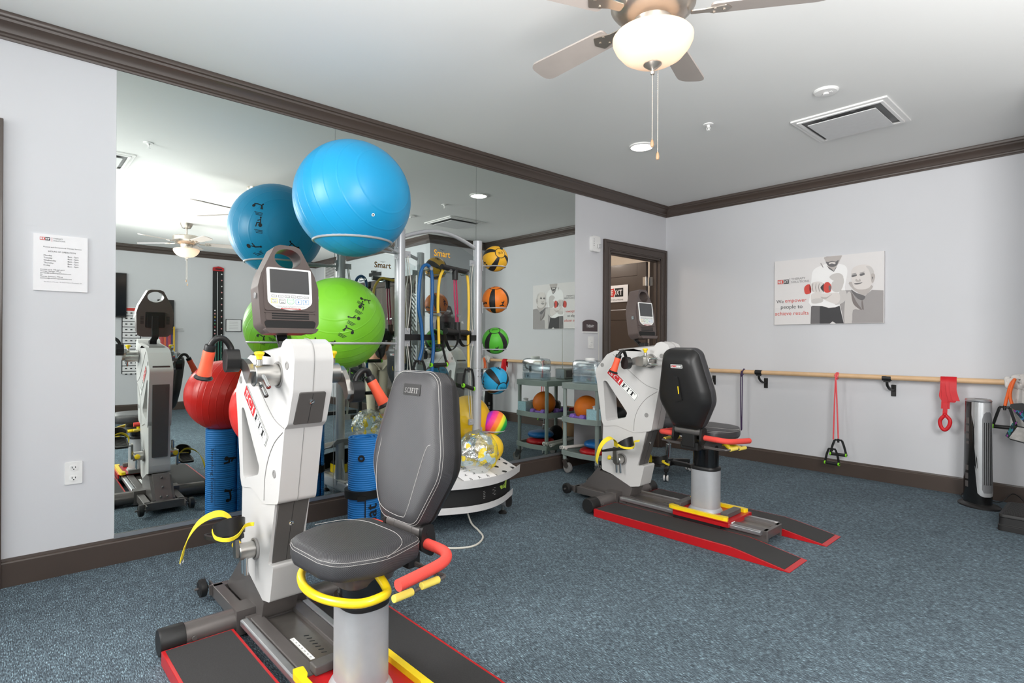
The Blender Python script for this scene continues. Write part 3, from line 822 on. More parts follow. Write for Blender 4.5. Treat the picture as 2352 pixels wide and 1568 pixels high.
HW = .075
def machine(loc, rz, crank, slide, lift, face, label, foot):
    t = thing('exercise_machine', loc, label, 'exercise machine', rz)
    side = lambda s: frame((0, 0, 0), (1, 0, 0), (0, 0, 1))        # local XY = machine u, w ; local Z = -v
    S = side(0)
    # ------- base
    mb = MB()
    for v in (-.105, .105): mb.box((-.215, v, .060), (.40, .045, .055))
    mb.box((-.405, 0, .060), (.04, .255, .055)); mb.box((-.2, 0, .052), (.36, .2, .02))
    mb.build('base_frame', m_dgrey, t, bevel=.004)
    mb = MB(); mb.cyl((-.055, -.335, .060), (-.055, .335, .060), .047, n=28); mb.box((-.055, 0, .062), (.10, .29, .10))
    for s in (-1, 1): mb.cyl((-.005, s * .30, .062), (.004, s * .30, .062), .008, n=12)
    st = mb.build('stabiliser_tube', m_dgrey, t)
    for s in (-1, 1):
        mb = MB()
        rings = []
        for vv, rr in ((.325, .049), (.327, .051), (.405, .051), (.412, .047), (.412, .0)):
            rings.append([(-.055 + (max(rr, 1e-4) + (.0012 if j % 2 else 0)) * math.cos(2*PI*j/44), s * vv, .060 + (max(rr, 1e-4) + (.0012 if j % 2 else 0)) * math.sin(2*PI*j/44)) for j in range(44)])
        mb.loft(rings); mb.build('end_cap', m_blackrub, st)
    for s in (-1, 1):
        mb = MB(); mb.box((-.452, s * .118, .062), (.07, .006, .042)); mb.box((-.42, s * .121, .062), (.012, .03, .045)); mb.cyl((-.475, s * .108, .060), (-.475, s * .185, .060), .006, n=10)
        br = mb.build('wheel_bracket', m_dgrey, t)
        mb = MB(); mb.lathe([(.012, -.017), (.030, -.017), (.034, -.014), (.040, -.012), (.041, 0), (.040, .012), (.034, .014), (.030, .017), (.012, .017)], frame((-.475, s * .152, .060), (1, 0, 0), (0, 0, 1)), 28); mb.build('wheel', m_blackrub, br)
    # sloped sheet-metal shroud at the foot of the column
    mb = MB()
    out = rounded([(-.385, .088), (-.225, .232), (-.10, .222), (.035, .175), (.085, .155), (.06, .078), (-.36, .078)], [.01, .03, .05, .02, .01, .01, .01])
    mb.prism(out, -.070, .070, S)
    mb.prism([(-.395, .08), (-.36, .08), (-.215, .245), (-.250, .245)], -.052, .052, S)
    for u, w in ((-.27, .222), (-.32, .165), (-.37, .108)):
        for v in ((-.02, .02) if w < .12 else (0,)): mb.sphere((u - .012, v, w + .004), .008, 10, 6)
    mb.build('base_shroud', m_dgrey, t, bevel=.004)
    # ------- column
    mb = MB()
    low = rounded([(-.185, .590), (-.190, .43), (-.198, .30), (-.195, .245), (-.10, .225), (.02, .180), (.060, .160), (.148, .178), (.185, .335), (.128, .325), (.205, .60)], [.0, .03, .03, .02, .04, .03, .02, .02, .012, .006, 0], 4)
    mb.prism(low, -HW + .006, HW - .006, S)
    mb.build('lower_column', m_hull, t, bevel=.012, seg=3)
    hull = rounded([(.262, 1.190), (-.075, 1.156), (-.150, 1.126), (-.262, 1.000), (-.240, .90), (-.195, .62), (-.175, .578), (-.06, .596), (.10, .560), (.245, .590), (.305, .885), (.335, .905), (.382, 1.03), (.395, 1.15), (.375, 1.205), (.320, 1.226), (.285, 1.215)],
                   [.012, .02, .05, .05, .1, .03, .015, .05, .10, .03, .006, .03, .08, .05, .03, .03, .02], 5)
    win = rounded([(-.182, .925), (-.150, .925), (-.075, .835), (.040, .700), (.025, .665), (-.155, .618)], [.02, .03, .06, .02, .02, .02], 4)[::-1]
    mb = MB(); mb.prism(hull, -HW, HW, S, [win])
    hl = mb.build('upper_housing', m_hull, t, bevel=.017, seg=4)
    # moulding seams and raised side shields
    for s in (-1, 1):
        vv = s * (HW + .001)
        sh = [(.095, .566), (.24, .597), (.294, .870), (.20, .815), (.13, .73), (.10, .65)]
        mb = MB(); mb.tube([(u, vv, w) for u, w in [(p.x, p.y) for p in smooth([(.098, .575, 0), (.105, .66, 0), (.14, .745, 0), (.205, .82, 0), (.29, .872, 0)], 6)]], .0016, 6)
        mb.tube([(p.x, vv, p.y) for p in smooth([(-.09, 1.128, 0), (-.02, 1.07, 0), (.09, .985, 0), (.20, .915, 0), (.30, .888, 0)], 6)], .0016, 6)
        mb.build('seam', m_recess, hl)
        for u, w in ((-.192, 1.045), (.325, 1.125), (.205, .70)):
            mb = MB(); mb.lathe([(.016, 0), (.016, .0022), (.010, .0026), (.010, .0010), (0, .0010)], frame((u, s * HW, w), (1, 0, 0), (0, 0, 1)) if s < 0 else frame((u, s * HW, w), (-1, 0, 0), (0, 0, 1)), 20)
            mb.build('screw_recess', m_recess, hl)
        # badge
        L, H, a = .322, .060, R(-37.5)
        if s < 0:
            o = V((-.150, -HW - .0022, .985)); dx, dy = V((math.cos(a), 0, math.sin(a))), V((-math.sin(a), 0, math.cos(a)))
        else:
            o = V((-.150 + L * math.cos(a) - H * math.sin(a) * 0, HW + .0022, .985 + L * math.sin(a))); dx, dy = V((-math.cos(a), 0, -math.sin(a))), V((-math.sin(a), 0, math.cos(a)))
        mb = MB(); sci_label(mb, lambda x, y, l: o + dx * x + dy * y + V((0, s * .0003 * l, 0)), L, H, 0, 1, 2)
        mb.build('badge', [m_ink, m_lab, m_labred], hl, smooth=0, recalc=False)
    mb = MB(); mb.tube([(p.x, 0, p.y) for p in smooth([(.30, 1.228, 0), (.345, 1.224, 0), (.382, 1.200, 0), (.3965, 1.15, 0), (.3835, 1.03, 0)], 5)], .0013, 6); mb.tube([(.306, 0, .884), (.2465, 0, .592)], .0013, 6); mb.build('seam', m_recess, hl)
    # grey deck between the housing shells, top
    mb = MB(); mb.prism([(.25, 1.1985), (-.06, 1.1675), (-.06, 1.145), (.25, 1.175)], -.05, .05, S); mb.build('top_deck', m_recess, t, smooth=0)
    # dark panels on the seat side
    def panel(name, a, b_, wa, wb, bolt):
        mb = MB()
        dx = V((0, 1, 0)); dy = (V((b_[0], 0, b_[1])) - V((a[0], 0, a[1])))
        ln = dy.length
        mt = frame((a[0], 0, a[1]), dx, dy)
        mb.prism(rounded([(-wa, 0), (wa, 0), (wb, ln), (-wb, ln)], .006, 3), -.02, .0045, mt)
        p = mb.build(name, m_dgreyp, t, bevel=.003)
        mb = MB(); mb.lathe([(.010, .004), (.010, .008), (.006, .0095), (.005, .006), (0, .006)], mt @ M.Translation((.0, ln * bolt, 0)), 16); mb.build('bolt', m_chrome, p)
        mb = MB(); mb.tube([mt @ V((.0, .004, .0045)), mt @ V((.0, ln - .004, .0045))], .0009, 5); mb.build('seam', m_black, p)
    panel('seat_side_panel', (.3325, .905), (.384, 1.026), .056, .050, .72)
    panel('lower_panel', (.128, .322), (.214, .596), .055, .060, .62)
    # back panel with screws (seen in the mirror)
    mb = MB(); mb.prism(rounded([(-.05, 0), (.05, 0), (.055, .67), (-.055, .67)], .006, 3), -.016, .004, frame((-.1985, 0, .36), (0, -1, 0), (-.045, 0, .66)))
    bp_ = mb.build('back_panel', m_dgreyp, t, bevel=.002)
    # ------- arm and leg cranks
    def hub(name, u, w, s, ang, v0, v1, r):
        """ang: direction of the crank arm in the u-w plane"""
        d = V((math.cos(ang), 0, math.sin(ang)))
        mt = frame((u, 0, w), d, (-d.z, 0, d.x))      # local Z = -v
        z = lambda v: -s * v
        mb = MB(); mb.lathe([(r + .010, z(HW - .004)), (r + .010, z(HW + .004)), (r + .002, z(HW + .004)), (r + .002, z(HW - .004))], frame((u, 0, w), (1, 0, 0), (0, 0, 1)), 36); hr = mb.build('hub_ring', m_recess, t)
        mb = MB(); mb.lathe([(r, z(HW - .005)), (r, z(v1 - .003)), (r - .003, z(v1)), (.007, z(v1)), (.007, z(v1 - .003)), (0, z(v1 - .003))], mt, 40)
        h_ = mb.build(name, m_steel, t)
        for k in (-1, 1):
            p0 = V((u, s * (v1 - .025), w)) - d * (r * .4) + V((-d.z, 0, d.x)) * (k * r * .5)
            mb = MB(); mb.cyl(p0, p0 - d * (r * .4 + .065), .0085, n=16); mb.cyl(p0 - d * (r * .4 + .065), p0 - d * (r * .4 + .067), .0055, n=12)
            mb.build('index_pin', m_chrome, h_)
        return d
    def knob(u, w, s, v, r, dirv):
        d = V(dirv).normalized(); o = V((u, s * v, w)) + d * (r - .004)
        mt = M.Translation(o) @ d.to_track_quat('Z', 'Y').to_matrix().to_4x4()
        mb = MB(); mb.lathe([(.011, 0), (.011, .022), (.008, .024), (.008, .03), (0, .03)], mt, 16); k_ = mb.build('plunger_knob', m_steel, t)
        mb = MB(); mb.lathe([(.010, .024), (.011, .034), (.018, .043), (.018, .050), (.013, .053), (0, .054)], mt, 22); mb.build('knob_cap', m_knob, k_)
    for s in (-1, 1):
        hu, hw = .238, 1.087
        ang = crank + (PI if s < 0 else 0)
        d = hub('arm_hub', hu, hw, s, ang, HW, .168, .041)
        knob(hu, hw, s, .145, .041, (0, 0, 1))
        # flat curved crank arm
        C = V((hu, 0, hw))
        up = V((-d.z, 0, d.x))
        sg = -1 if s < 0 else 1
        mtc = frame((hu, s * .176, hw), d, up)
        arm = [(-.012, .030), (.03, .034), (.075, .022), (.115, -.002), (.128, -.014), (.128, -.040), (.112, -.046), (.07, -.022), (.035, -.032), (-.01, -.034)]
        if s < 0: arm = [(x, -y) for x, y in arm]
        mb = MB(); mb.prism(rounded(arm, [.01, .02, .03, .02, .01, .012, .012, .04, .02, .012]), -.010, .010, mtc); ca = mb.build('crank_arm', m_steel, t, bevel=.003)
        end = C + d * .112 + up * (-.026 * (1 if s > 0 else -1)); end.y = 0
        mb = MB(); mb.cyl((end.x, s * .18, end.z), (end.x, s * .20, end.z), .014, n=18); mb.build('pivot', m_chrome, ca)
        # black swivel block
        bk = [(-.028, -.028), (0, -.044), (.028, -.028), (.032, .01), (.020, .045), (-.018, .048), (-.032, .012)]
        mb = MB(); mb.prism(rounded(bk, .022, 4), -.024, .024, frame((end.x, s * .210, end.z + .008), (1, 0, 0), (0, 0, 1)))
        sb = mb.build('swivel_block', m_black, t, bevel=.013, seg=4)
        e = end
        path = [(e.x, s * .208, e.z + .025), (e.x - .006, s * .213, e.z + .062), (e.x - .004, s * .236, e.z + .092), (e.x - .004, s * .262, e.z + .094), (e.x - .012, s * .278, e.z + .074), (e.x - .016, s * .282, e.z + .05)]
        mb = MB(); mb.tube(smooth(path, 6), .0115, 14); mb.build('handle_bar', m_black, t)
        ga, gb = V((e.x - .016, s * .281, e.z + .062)), V((e.x - .052 if s < 0 else e.x + .01, s * (.294 if s < 0 else .338), e.z - .052))
        gd = (gb - ga).normalized()
        mg = M.Translation(ga) @ gd.to_track_quat('Z', 'Y').to_matrix().to_4x4()
        gl = (gb - ga).length
        mb = MB(); mb.lathe([(.0195, .012), (.0215, .018), (.021, gl * .4), (.0235, gl * .75), (.0255, gl - .012), (.025, gl - .008)], mg, 26); hg = mb.build('hand_grip', m_orange, t)
        mb = MB(); mb.lathe([(.012, -.010), (.019, -.008), (.0205, 0), (.0205, .014), (.0, .016)], mg, 26); mb.build('grip_collar', m_black, hg)
        mb = MB(); mb.lathe([(.022, gl - .012), (.026, gl - .008), (.033, gl), (.032, gl + .005), (.012, gl + .007), (0, gl + .007)], mg, 26); mb.build('grip_flange', m_black, hg)
    for s in (-1, 1):
        pu, pw = -.010, .352
        ang = PI / 2 if s < 0 else -PI / 2
        d = hub('leg_hub', pu, pw, s, ang + R(4), HW - .012, .140, .034)
        knob(pu, pw, s, .122, .034, (-1, 0, .1))
        ax = V((pu, 0, pw)) + d * .085
        mb = MB(); mb.prism(rounded([(-.02, -.02), (.10, -.016), (.10, .016), (-.02, .02)], .012), -.007, .007, frame((pu, s * .147, pw), d, (-d.z, 0, d.x))); lc = mb.build('leg_crank', m_steel, t, bevel=.002)
        mb = MB(); mb.cyl((ax.x, s * .15, ax.z), (ax.x, s * .20, ax.z), .009, n=14); mb.build('pedal_axle', m_chrome, lc)
        # pedal: tread, heel cup, webbing
        tilt = R(foot) if s < 0 else R(-6)
        pm_ = M.Translation((ax.x + .075, s * .214, ax.z + .018)) @ M.Rotation(tilt, 4, 'Y')
        mb = MB(); mb.prism(rounded([(-.125, -.040), (-.06, -.050), (.10, -.046), (.125, -.025), (.125, .025), (.10, .046), (-.06, .050), (-.125, .040)], .02), -.008, .006, pm_)
        pd = mb.build('pedal', m_blackrub, t, bevel=.003)
        mb = MB()
        for k in range(14): mb.prism([(-.095 + k * .014, -.036), (-.090 + k * .014, -.036), (-.090 + k * .014, .036), (-.095 + k * .014, .036)], .006, .0085, pm_)
        mb.build('tread_ribs', m_black, pd)
        cup = []
        for k in range(25):
            a = R(-125 + 250 * k / 24)
            hh = .045 + .02 * math.cos(a)
            cup.append((.075 + .052 * math.cos(a), .050 * math.sin(a), hh))
        mb = MB()
        rings = []
        for x, y, hh in cup:
            n_ = V((x - .075, y, 0)).normalized() * .004
            rings.append([(x - n_.x, y - n_.y, .012), (x + n_.x, y + n_.y, .012), (x + n_.x * 1.6, y + n_.y * 1.6, hh + .012), (x - n_.x * .4, y - n_.y * .4, hh + .012)])
        mb.loft(rings, mt=pm_); mb.build('heel_cup', m_black, pd)
        mb = MB()
        arc = smooth([(-.050, s * -.050, .012), (-.045, s * -.046, .050), (-.040, s * -.010, .080), (-.050, s * .030, .080), (-.070, s * .072, .056), (-.092, s * .102, .008), (-.108, s * .118, -.045), (-.113, s * .122, -.070)], 6)
        n0 = len(arc)
        wd = [pm_.to_3x3() @ (V((-.036, 0, .018)).lerp(V((-.030, s * -.022, .026)), min(1, q / n0 * 1.3))) for q in range(n0)]
        mb.ribbon([pm_ @ p for p in arc], wd, .001); mb.mi = 1
        ep = pm_ @ arc[-1]; mb.tube([ep + V((.014 * math.cos(2*PI*q/14), .004 * math.sin(2*PI*q/14), -.010 + .012 * math.sin(2*PI*q/14))) for q in range(14)], .0018, 6, closed=True)
        mb.build('toe_strap', [m_strap, m_chrome], pd)
        mb = MB()
        arc = smooth([(.045, s * .052, .034), (.09, s * .052, .010), (.134, s * .022, .000), (.138, s * -.012, .010), (.115, s * -.046, .036), (.150, s * -.066, .040)], 6)
        mb.ribbon([pm_ @ p for p in arc], pm_.to_3x3() @ V((.006, 0, .014)), .001); mb.build('heel_strap', m_strap, pd)
    # ------- console
    tl_ = M.Translation((.118, .006, 1.245)) @ M.Rotation(R(-7), 4, 'Y')
    FC = frame((0, 0, 0), (0, 1, 0), (0, 0, 1))       # local X = v, Y = w, Z = u
    body = rounded([(-.086, .0), (.086, .0), (.117, .032), (.123, .185), (.109, .238), (.052, .352), (.030, .360), (-.030, .360), (-.052, .352), (-.109, .238), (-.123, .185), (-.117, .032)], [.03, .03, .03, .03, .02, .02, .02, .02, .02, .02, .03, .03], 4)
    hole = circ(.054, 28, (0, .305), .040)[::-1]
    mb = MB(); mb.prism(body, -.045, .040, tl_ @ FC, [hole]); cs = mb.build('console', m_console, t, bevel=.014, seg=3)
    mt = tl_ @ FC
    mb = MB(); mb.prism(rounded([(-.102, .088), (.102, .088), (.102, .225), (.085, .262), (-.085, .262), (-.102, .225)], .012), .036, .046, mt); mb.build('face_frame', m_console, cs, bevel=.004)
    mb = MB()
    pl_ = rounded([(-.090, .118), (-.06, .098), (0, .090), (.06, .098), (.090, .118), (.090, .262), (-.090, .262)], [.03, .03, .05, .03, .03, .010, .010])
    mb.prism(pl_, .045, .0485, mt)
    fz = .0487
    pf_ = lambda l: (lambda x, y: mt @ V((x * 1.08, y, fz + .0002 * l)))
    def rect(m, cx, cy, w, h, l=1, r=.002):
        mb.mi = m; mb.flat(rrect(w, h, r, 3, (cx, cy)), pf_(l))
    for k in range(6):
        rect(1, -.060 + k * .024, .146, .020, .0095); rect(0, -.060 + k * .024, .146, .0165, .006, 2, .001)
        mb.mi = 1
        for q in range(1 + k % 3): mb.flat(circ(.0013, 8, (-.060 + k * .024 + (q - (k % 3) / 2) * .004, .146)), pf_(3))
    rect(3, -.060, .1265, .024, .020); rect(7, -.060, .1265, .0205, .0165, 2)
    rect(2, -.031, .126, .022, .019); rect(0, -.031, .126, .019, .016, 2)
    mb.mi = 4; mb.flat(rounded([(-.013, .138), (.013, .138), (.013, .120), (0, .111), (-.013, .120)], .004), pf_(1)); mb.mi = 0; mb.flat(rounded([(-.0113, .1365), (.0113, .1365), (.0113, .1205), (0, .1125), (-.0113, .1205)], .004), pf_(2))
    for x in (.030, .058): rect(5, x, .126, .023, .019); rect(0, x, .126, .0205, .0165, 2)
    mb.mi = 5
    for x, sg in ((.030, -1), (.058, 1)): mb.flat([(x - .0012, .126 - .005), (x + .0012, .126 - .005), (x + .0012, .126 + .005), (x - .0012, .126 + .005)], pf_(3)); mb.flat([(x - .004, .126 + sg * .001), (x + .004, .126 + sg * .001), (x, .126 + sg * .0065)][::sg], pf_(3))
    def lab(s_, size, cx, cy, m): mb.mi = m; mb.mesh(text(s_, size), lambda p: pf_(4)(cx + p.x, cy + p.y))
    lab('Pause', .0075, -.060, .1305, 2); lab('Clear', .0075, -.060, .1225, 2); lab('Enter', .0072, -.031, .130, 2)
    mb.mi = 2; mb.flat([(-.037, .1205), (-.025, .1205), (-.025, .1225), (-.037, .1225)], pf_(3))
    lab('Quick', .0075, 0, .132, 4); lab('Start', .0075, 0, .120, 4)
    lab('WARNING: Heart rate monitoring systems may be inaccurate.', .0042, 0, .1058, 2); lab('Over exercise may result in serious injury.', .0042, 0, .1012, 2)
    rect(6, 0, .0962, .074, .0042, 1, .0005); lab('If you feel faint stop exercising immediately.', .0036, 0, .0962, 0)
    mb.build('key_plate', [m_lab, m_greykey, m_ink, m_yelpow, m_greenkey, m_bluekey, m_labred, m_lab], cs, smooth=0, recalc=False)
    mb = MB(); mb.prism(rrect(.158, .096, .002, 2, (0, .207)), .046, .0492, mt); mb.build('screen', m_screen, cs)
    mb = MB(); mb.prism(rrect(.205, .006, .002, 2, (0, .0815)), .036, .047, mt); mb.prism(rrect(.195, .034, .004, 2, (0, .0665)), .036, .044, mt)
    mb.mi = 1
    for k in range(3): mb.prism(rrect(.150, .006, .0005, 1, (0, .0765 - k * .0095)), .040, .0447, mt)
    mb.build('speaker_grille', [m_console, m_blackmatte], cs)
    mb = MB(); mb.prism(rounded([(-.108, .048), (.108, .048), (.094, .012), (-.094, .012)], .012), .030, .0415, mt); mb.build('tray_pocket', m_blackmatte, cs)
    mb = MB(); mb.prism(rounded([(-.112, .016), (.112, .016), (.092, -.004), (-.092, -.004)], .012), .030, .060, mt); mb.build('tray_lip', m_console, cs, bevel=.004)
    for s in (-1, 1):
        mb = MB(); mb.prism(rrect(.018, .022, .002, 2, (.016, .150)), -s * .1283 - .0008, -s * .1283 + .0008, tl_ @ S)
        mb.build('usb_port', m_chrome, cs)
    # rear of the console
    mb = MB(); mb.prism(rrect(.13, .12, .01, 3, (0, .13)), -.050, -.040, mt); mb.prism(rrect(.105, .10, .006, 3, (0, .125)), -.055, -.048, mt)
    mb.mi = 1
    for s in (-1, 1):
        for k in range(7): mb.prism(rrect(.022, .004, .0005, 1, (s * .085, .155 - k * .009)), -.0462, -.044, mt)
    mb.build('rear_cover', [m_black, m_blackmatte], cs, bevel=.002)
    mb = MB(); mb.ribbon(smooth([tl_ @ V((-.056, 0, .16)), tl_ @ V((-.058, 0, .06)), tl_ @ V((-.062, 0, .0)), V((.085, 0, 1.215)), V((.11, 0, 1.182)), V((.14, 0, 1.170))], 5), (0, .046, 0), .005); mb.box((.13, 0, 1.19), (.05, .05, .05)); mb.build('neck', m_black, t, bevel=.003)
    # ------- rails, ramps
    mb = MB()
    for v in (-.083, .083): mb.box((.555, v, .068), (1.03, .05, .05))
    mb.box((1.06, 0, .068), (.03, .216, .05)); mb.box((.03, 0, .062), (.06, .23, .05))
    for v in (-.098, .098): mb.box((.55, v, .035), (1.05, .02, .03))
    mb.build('rail_frame', m_dgrey, t, bevel=.004)
    mb = MB(); mb.box((.56, 0, .074), (.98, .115, .006)); mb.mi = 1
    for k in range(7): mb.prism(rrect(.006, .020, .003, 3), .0771, .0775, M.Translation((.30 + k * .026, .016, 0)) @ M.Rotation(R(-28), 4, 'Z'))
    mb.mi = 2; mb.box((.378, -.034, .0772), (.19, .017, .0006)); mb.mi = 1
    for k in range(7):
        mt_ = frame((.30 + k * .026, -.034, .0778), (0, 1, 0), (-1, 0, 0)); mb.mesh(text(str(k + 1), .014), mt_)
    mb.build('index_plate', [m_plate, m_ink, m_lab], t, smooth=0)
    for s in (-1, 1):
        mb = MB(); mb.prism(rounded([(-.016, 0), (.016, 0), (.016, .022), (.010, .026), (-.010, .026), (-.016, .022)], .004), .03, 1.045, frame((0, s * .126, .066), (0, 1, 0), (0, 0, 1))); mb.build('guide_rail', m_alu, t)
    for s in (-1, 1):
        v0, v1 = .158, .412
        pr = [(0, .0), (0, .052), (.98, .052), (1.05, .044), (1.315, .004), (1.315, 0)]
        mb = MB(); mb.prism(pr, -v1 * 1, -v0 * 1, S) if s > 0 else mb.prism(pr, v0, v1, S)
        rp = mb.build('ramp', m_red, t, bevel=.003)
        mb = MB(); pr2 = [(.010, .0505), (.010, .0540), (.98, .0540), (1.05, .0460), (1.285, .0105), (1.285, .007), (1.05, .0425), (.98, .0505)]
        a, b_ = v0 + .012, v1 - .012
        mb.prism(pr2, -b_, -a, S) if s > 0 else mb.prism(pr2, a, b_, S)
        mb.build('grip_surface', m_grit, rp)
    # ------- carriage
    su = slide
    mb = MB(); mb.box((su + .045, 0, .101), (.385, .330, .010)); mb.box((su + .045, -.161, .088), (.385, .008, .030)); mb.box((su + .045, .161, .088), (.385, .008, .030)); mb.box((su + .233, 0, .088), (.010, .330, .030)); mb.mi = 1; mb.box((su + .2385, -.10, .090), (.001, .045, .018)); mb.build('carriage', [m_red, m_lab], t, bevel=.002)
    mb = MB(); mb.box((su + .02, -.158, .062), (.33, .008, .05)); mb.box((su + .02, .158, .062), (.33, .008, .05)); mb.build('carriage_skirt', m_black, t)
    for s in (-1, 1):
        mb = MB(); mb.prism(rounded([(-.19, -.012), (-.185, .022), (-.135, .016), (-.115, .005), (.15, .005), (.175, .016), (.215, .022), (.225, -.012), (.20, -.020), (-.165, -.020)], .008), .106, .128, M.Translation((su, s * .135, 0)) @ M.Rotation(0 if s < 0 else PI, 4, 'X') @ M.Translation((0, 0, 0 if s < 0 else -.234)))
        mb.build('release_pedal', m_yelpow, t, bevel=.003)
    for du in (-.155, .175):
        mb = MB(); mb.box((su + du, 0, .122), (.05, .19, .034)); mb.build('end_block', m_dgreyp, t, bevel=.006)
    # pillar
    def oval(a, b_, z): return [(su + a * (abs(math.cos(q)) ** .62) * (1 if math.cos(q) > 0 else -1), b_ * (abs(math.sin(q)) ** .9) * (1 if math.sin(q) > 0 else -1), z) for q in [2 * PI * j / 48 for j in range(48)]]
    mb = MB(); mb.loft([oval(.108, .089, .106), oval(.102, .083, .118), oval(.093, .075, .128), oval(.093, .075, .385), oval(.09, .072, .387)]); pil = mb.build('seat_pillar', m_silver, t)
    mb = MB(); mb.loft([oval(.0945, .0765, .376), oval(.096, .078, .388), oval(.093, .075, .397), oval(.086, .068, .399)]); mb.build('pillar_collar', m_black, pil)
    hz = .587 + lift
    mb = MB(); mb.loft([oval(.082, .064, .392), oval(.082, .064, hz - .10)]); mb.build('inner_pillar', mat('gloss black', '0E0E0F', .15, coat=.4), t)
    # ------- seat, turned on its pillar; x' is the way a sitter would face
    Q = M.Translation((su, 0, 0)) @ M.Rotation(face, 4, 'Z')
    mb = MB(); mb.loft([[Q @ V((p[0], p[1], z)) for p in rrect(.21 * k_, .18 * k_, .06 * k_, 6)] for z, k_ in ((hz - .150, .72), (hz - .140, .86), (hz - .108, .95), (hz - .100, .90), (hz - .076, .95))]); mb.build('swivel_base', m_dgrey, t, smooth=40)
    padl = rounded([(-.130, -.152), (-.130, .152), (.045, .205), (.172, .152), (.194, .08), (.194, -.08), (.172, -.152), (.045, -.205)], [.05, .05, .14, .10, .09, .09, .10, .14], 7)
    cx_ = .03
    def ring(pts, k_, z, c=(cx_, 0)): return [Q @ V((c[0] + (p[0] - c[0]) * k_, c[1] + (p[1] - c[1]) * k_, z)) for p in pts]
    mb = MB(); mb.loft([ring(padl, .93, hz - .070), ring(padl, .975, hz - .066), ring(padl, 1, hz - .050), ring(padl, 1.0, hz - .020), ring(padl, .985, hz - .012), ring(padl, .95, hz - .003), ring(padl, .85, hz + .003), ring(padl, .6, hz + .005), ring(padl, .3, hz + .005)])
    pad = mb.build('seat_pad', m_vinyl, t, smooth=50)
    mb = MB()
    mb.tube([Q @ V((cx_ + (p[0] - cx_) * 1.002, p[1] * 1.002, hz - .019)) for p in padl], .0008, 5, closed=True)
    mb.tube([Q @ V((cx_ + (p[0] - cx_) * .987, p[1] * .987, hz - .0105)) for p in padl], .0008, 5, closed=True)
    for s in (-1, 1):
        mb.tube([Q @ p for p in smooth([(.05, s * .214, hz - .006), (-.015, s * .185, hz - .001), (-.05, s * .15, hz + .003), (-.075, s * .08, hz + .005), (-.078, 0, hz + .0055)], 6)], .0009, 5)
    mb.build('stitching', m_stitch, pad)
    # hinge tube and bracket
    mb = MB(); mb.cyl(Q @ V((-.185, -.095, hz - .015)), Q @ V((-.185, .095, hz - .015)), .0265, n=24)
    for y in (-.05, .05): mb.cyl(Q @ V((-.185, y - .003, hz - .015)), Q @ V((-.185, y + .003, hz - .015)), .0275, n=24)
    hg_ = mb.build('hinge_tube', mat('hinge grey', '7A7674', .33, .6), t)
    for s in (-1, 1):
        mb = MB(); mb.prism(rounded([(-.024, .03), (.026, .03), (.03, -.05), (-.02, -.085), (-.035, -.05)], .02), -.008, .008, Q @ frame((-.185, s * .104, hz - .018), (1, 0, 0), (0, 0, 1))); mb.lathe([(.008, .0), (.008, .0105), (0, .0105)], Q @ frame((-.185, s * .104, hz - .015), (s * -1, 0, 0), (0, 0, 1)), 14); mb.build('hinge_cheek', m_black, hg_, bevel=.004)
    mb = MB(); mb.box((0, 0, 0), (.03, .095, .10), Q @ M.Translation((-.185, 0, hz - .070)) ); mb.box((0, 0, 0), (.16, .08, .03), Q @ M.Translation((-.105, 0, hz - .085))); mb.box((0, 0, 0), (.05, .13, .05), Q @ M.Translation((-.165, 0, hz - .115))); mb.build('seat_bracket', m_black, t, bevel=.005)
    mb = MB(); mb.cyl(Q @ V((-.150, -.10, hz - .045)), Q @ V((-.150, .10, hz - .045)), .005, n=10); mb.build('hinge_rod', m_alu, hg_)
    # back rest
    B = Q @ M.Translation((-.186, 0, hz - .046)) @ M.Rotation(R(-9), 4, 'Y') @ frame((0, 0, 0), (0, 1, 0), (0, 0, 1))   # local X = y', Y up, Z forward
    mb = MB(); mb.box((0, 0, 0), (.055, .10, .012), B @ M.Translation((0, .035, .018))); mb.build('back_post', m_silver, t, bevel=.002)
    bl_ = rounded([(-.098, .045), (.098, .045), (.195, .225), (.190, .30), (.128, .545), (.085, .570), (-.085, .570), (-.128, .545), (-.190, .30), (-.195, .225)], [.06, .06, .16, .16, .07, .07, .07, .07, .16, .16], 7)
    def br_(k_, z, c=(0, .31)): return [B @ V((c[0] + (p[0] - c[0]) * k_, c[1] + (p[1] - c[1]) * k_, z)) for p in bl_]
    mb = MB(); mb.loft([br_(.97, -.005), br_(1, .0), br_(1, .040), br_(.985, .052), br_(.94, .062), br_(.84, .066), br_(.5, .064), br_(.2, .063)])
    bk_ = mb.build('backrest', m_vinyl, t, smooth=50)
    mb = MB(); mb.tube([B @ V((p[0] * .993, .31 + (p[1] - .31) * .993, .0495)) for p in bl_], .0007, 5, closed=True); mb.tube([B @ V((p[0] * .972, .31 + (p[1] - .31) * .972, .0572)) for p in bl_], .0009, 5, closed=True)
    mb.tube([B @ p for p in smooth([(-.165, .345, .059), (-.142, .325, .0645), (-.150, .22, .0655), (-.120, .115, .0655), (-.07, .078, .0655), (.03, .070, .0655), (.055, .09, .0655), (.085, .20, .0655), (.115, .305, .0655), (.138, .325, .0645), (.168, .330, .058)], 6)], .0010, 5)
    mb.build('stitching', m_stitch, bk_)
    mb = MB(); mb.prism(rrect(.095, .040, .002, 2, (0, .500)), .063, .0672, B)
    mb.mi = 1
    fb = lambda x, y: B @ V((-.040 + x, .488 + y, .0676))
    for ch, x0, w in (('S', 0, .012), ('C', .0135, .013), ('I', .0275, .009), ('F', .038, .013), ('I', .052, .009), ('T', .062, .014)): serif(mb, ch, fb, x0, w, .018)
    mb.build('badge', [m_black, m_recess], bk_, smooth=0)
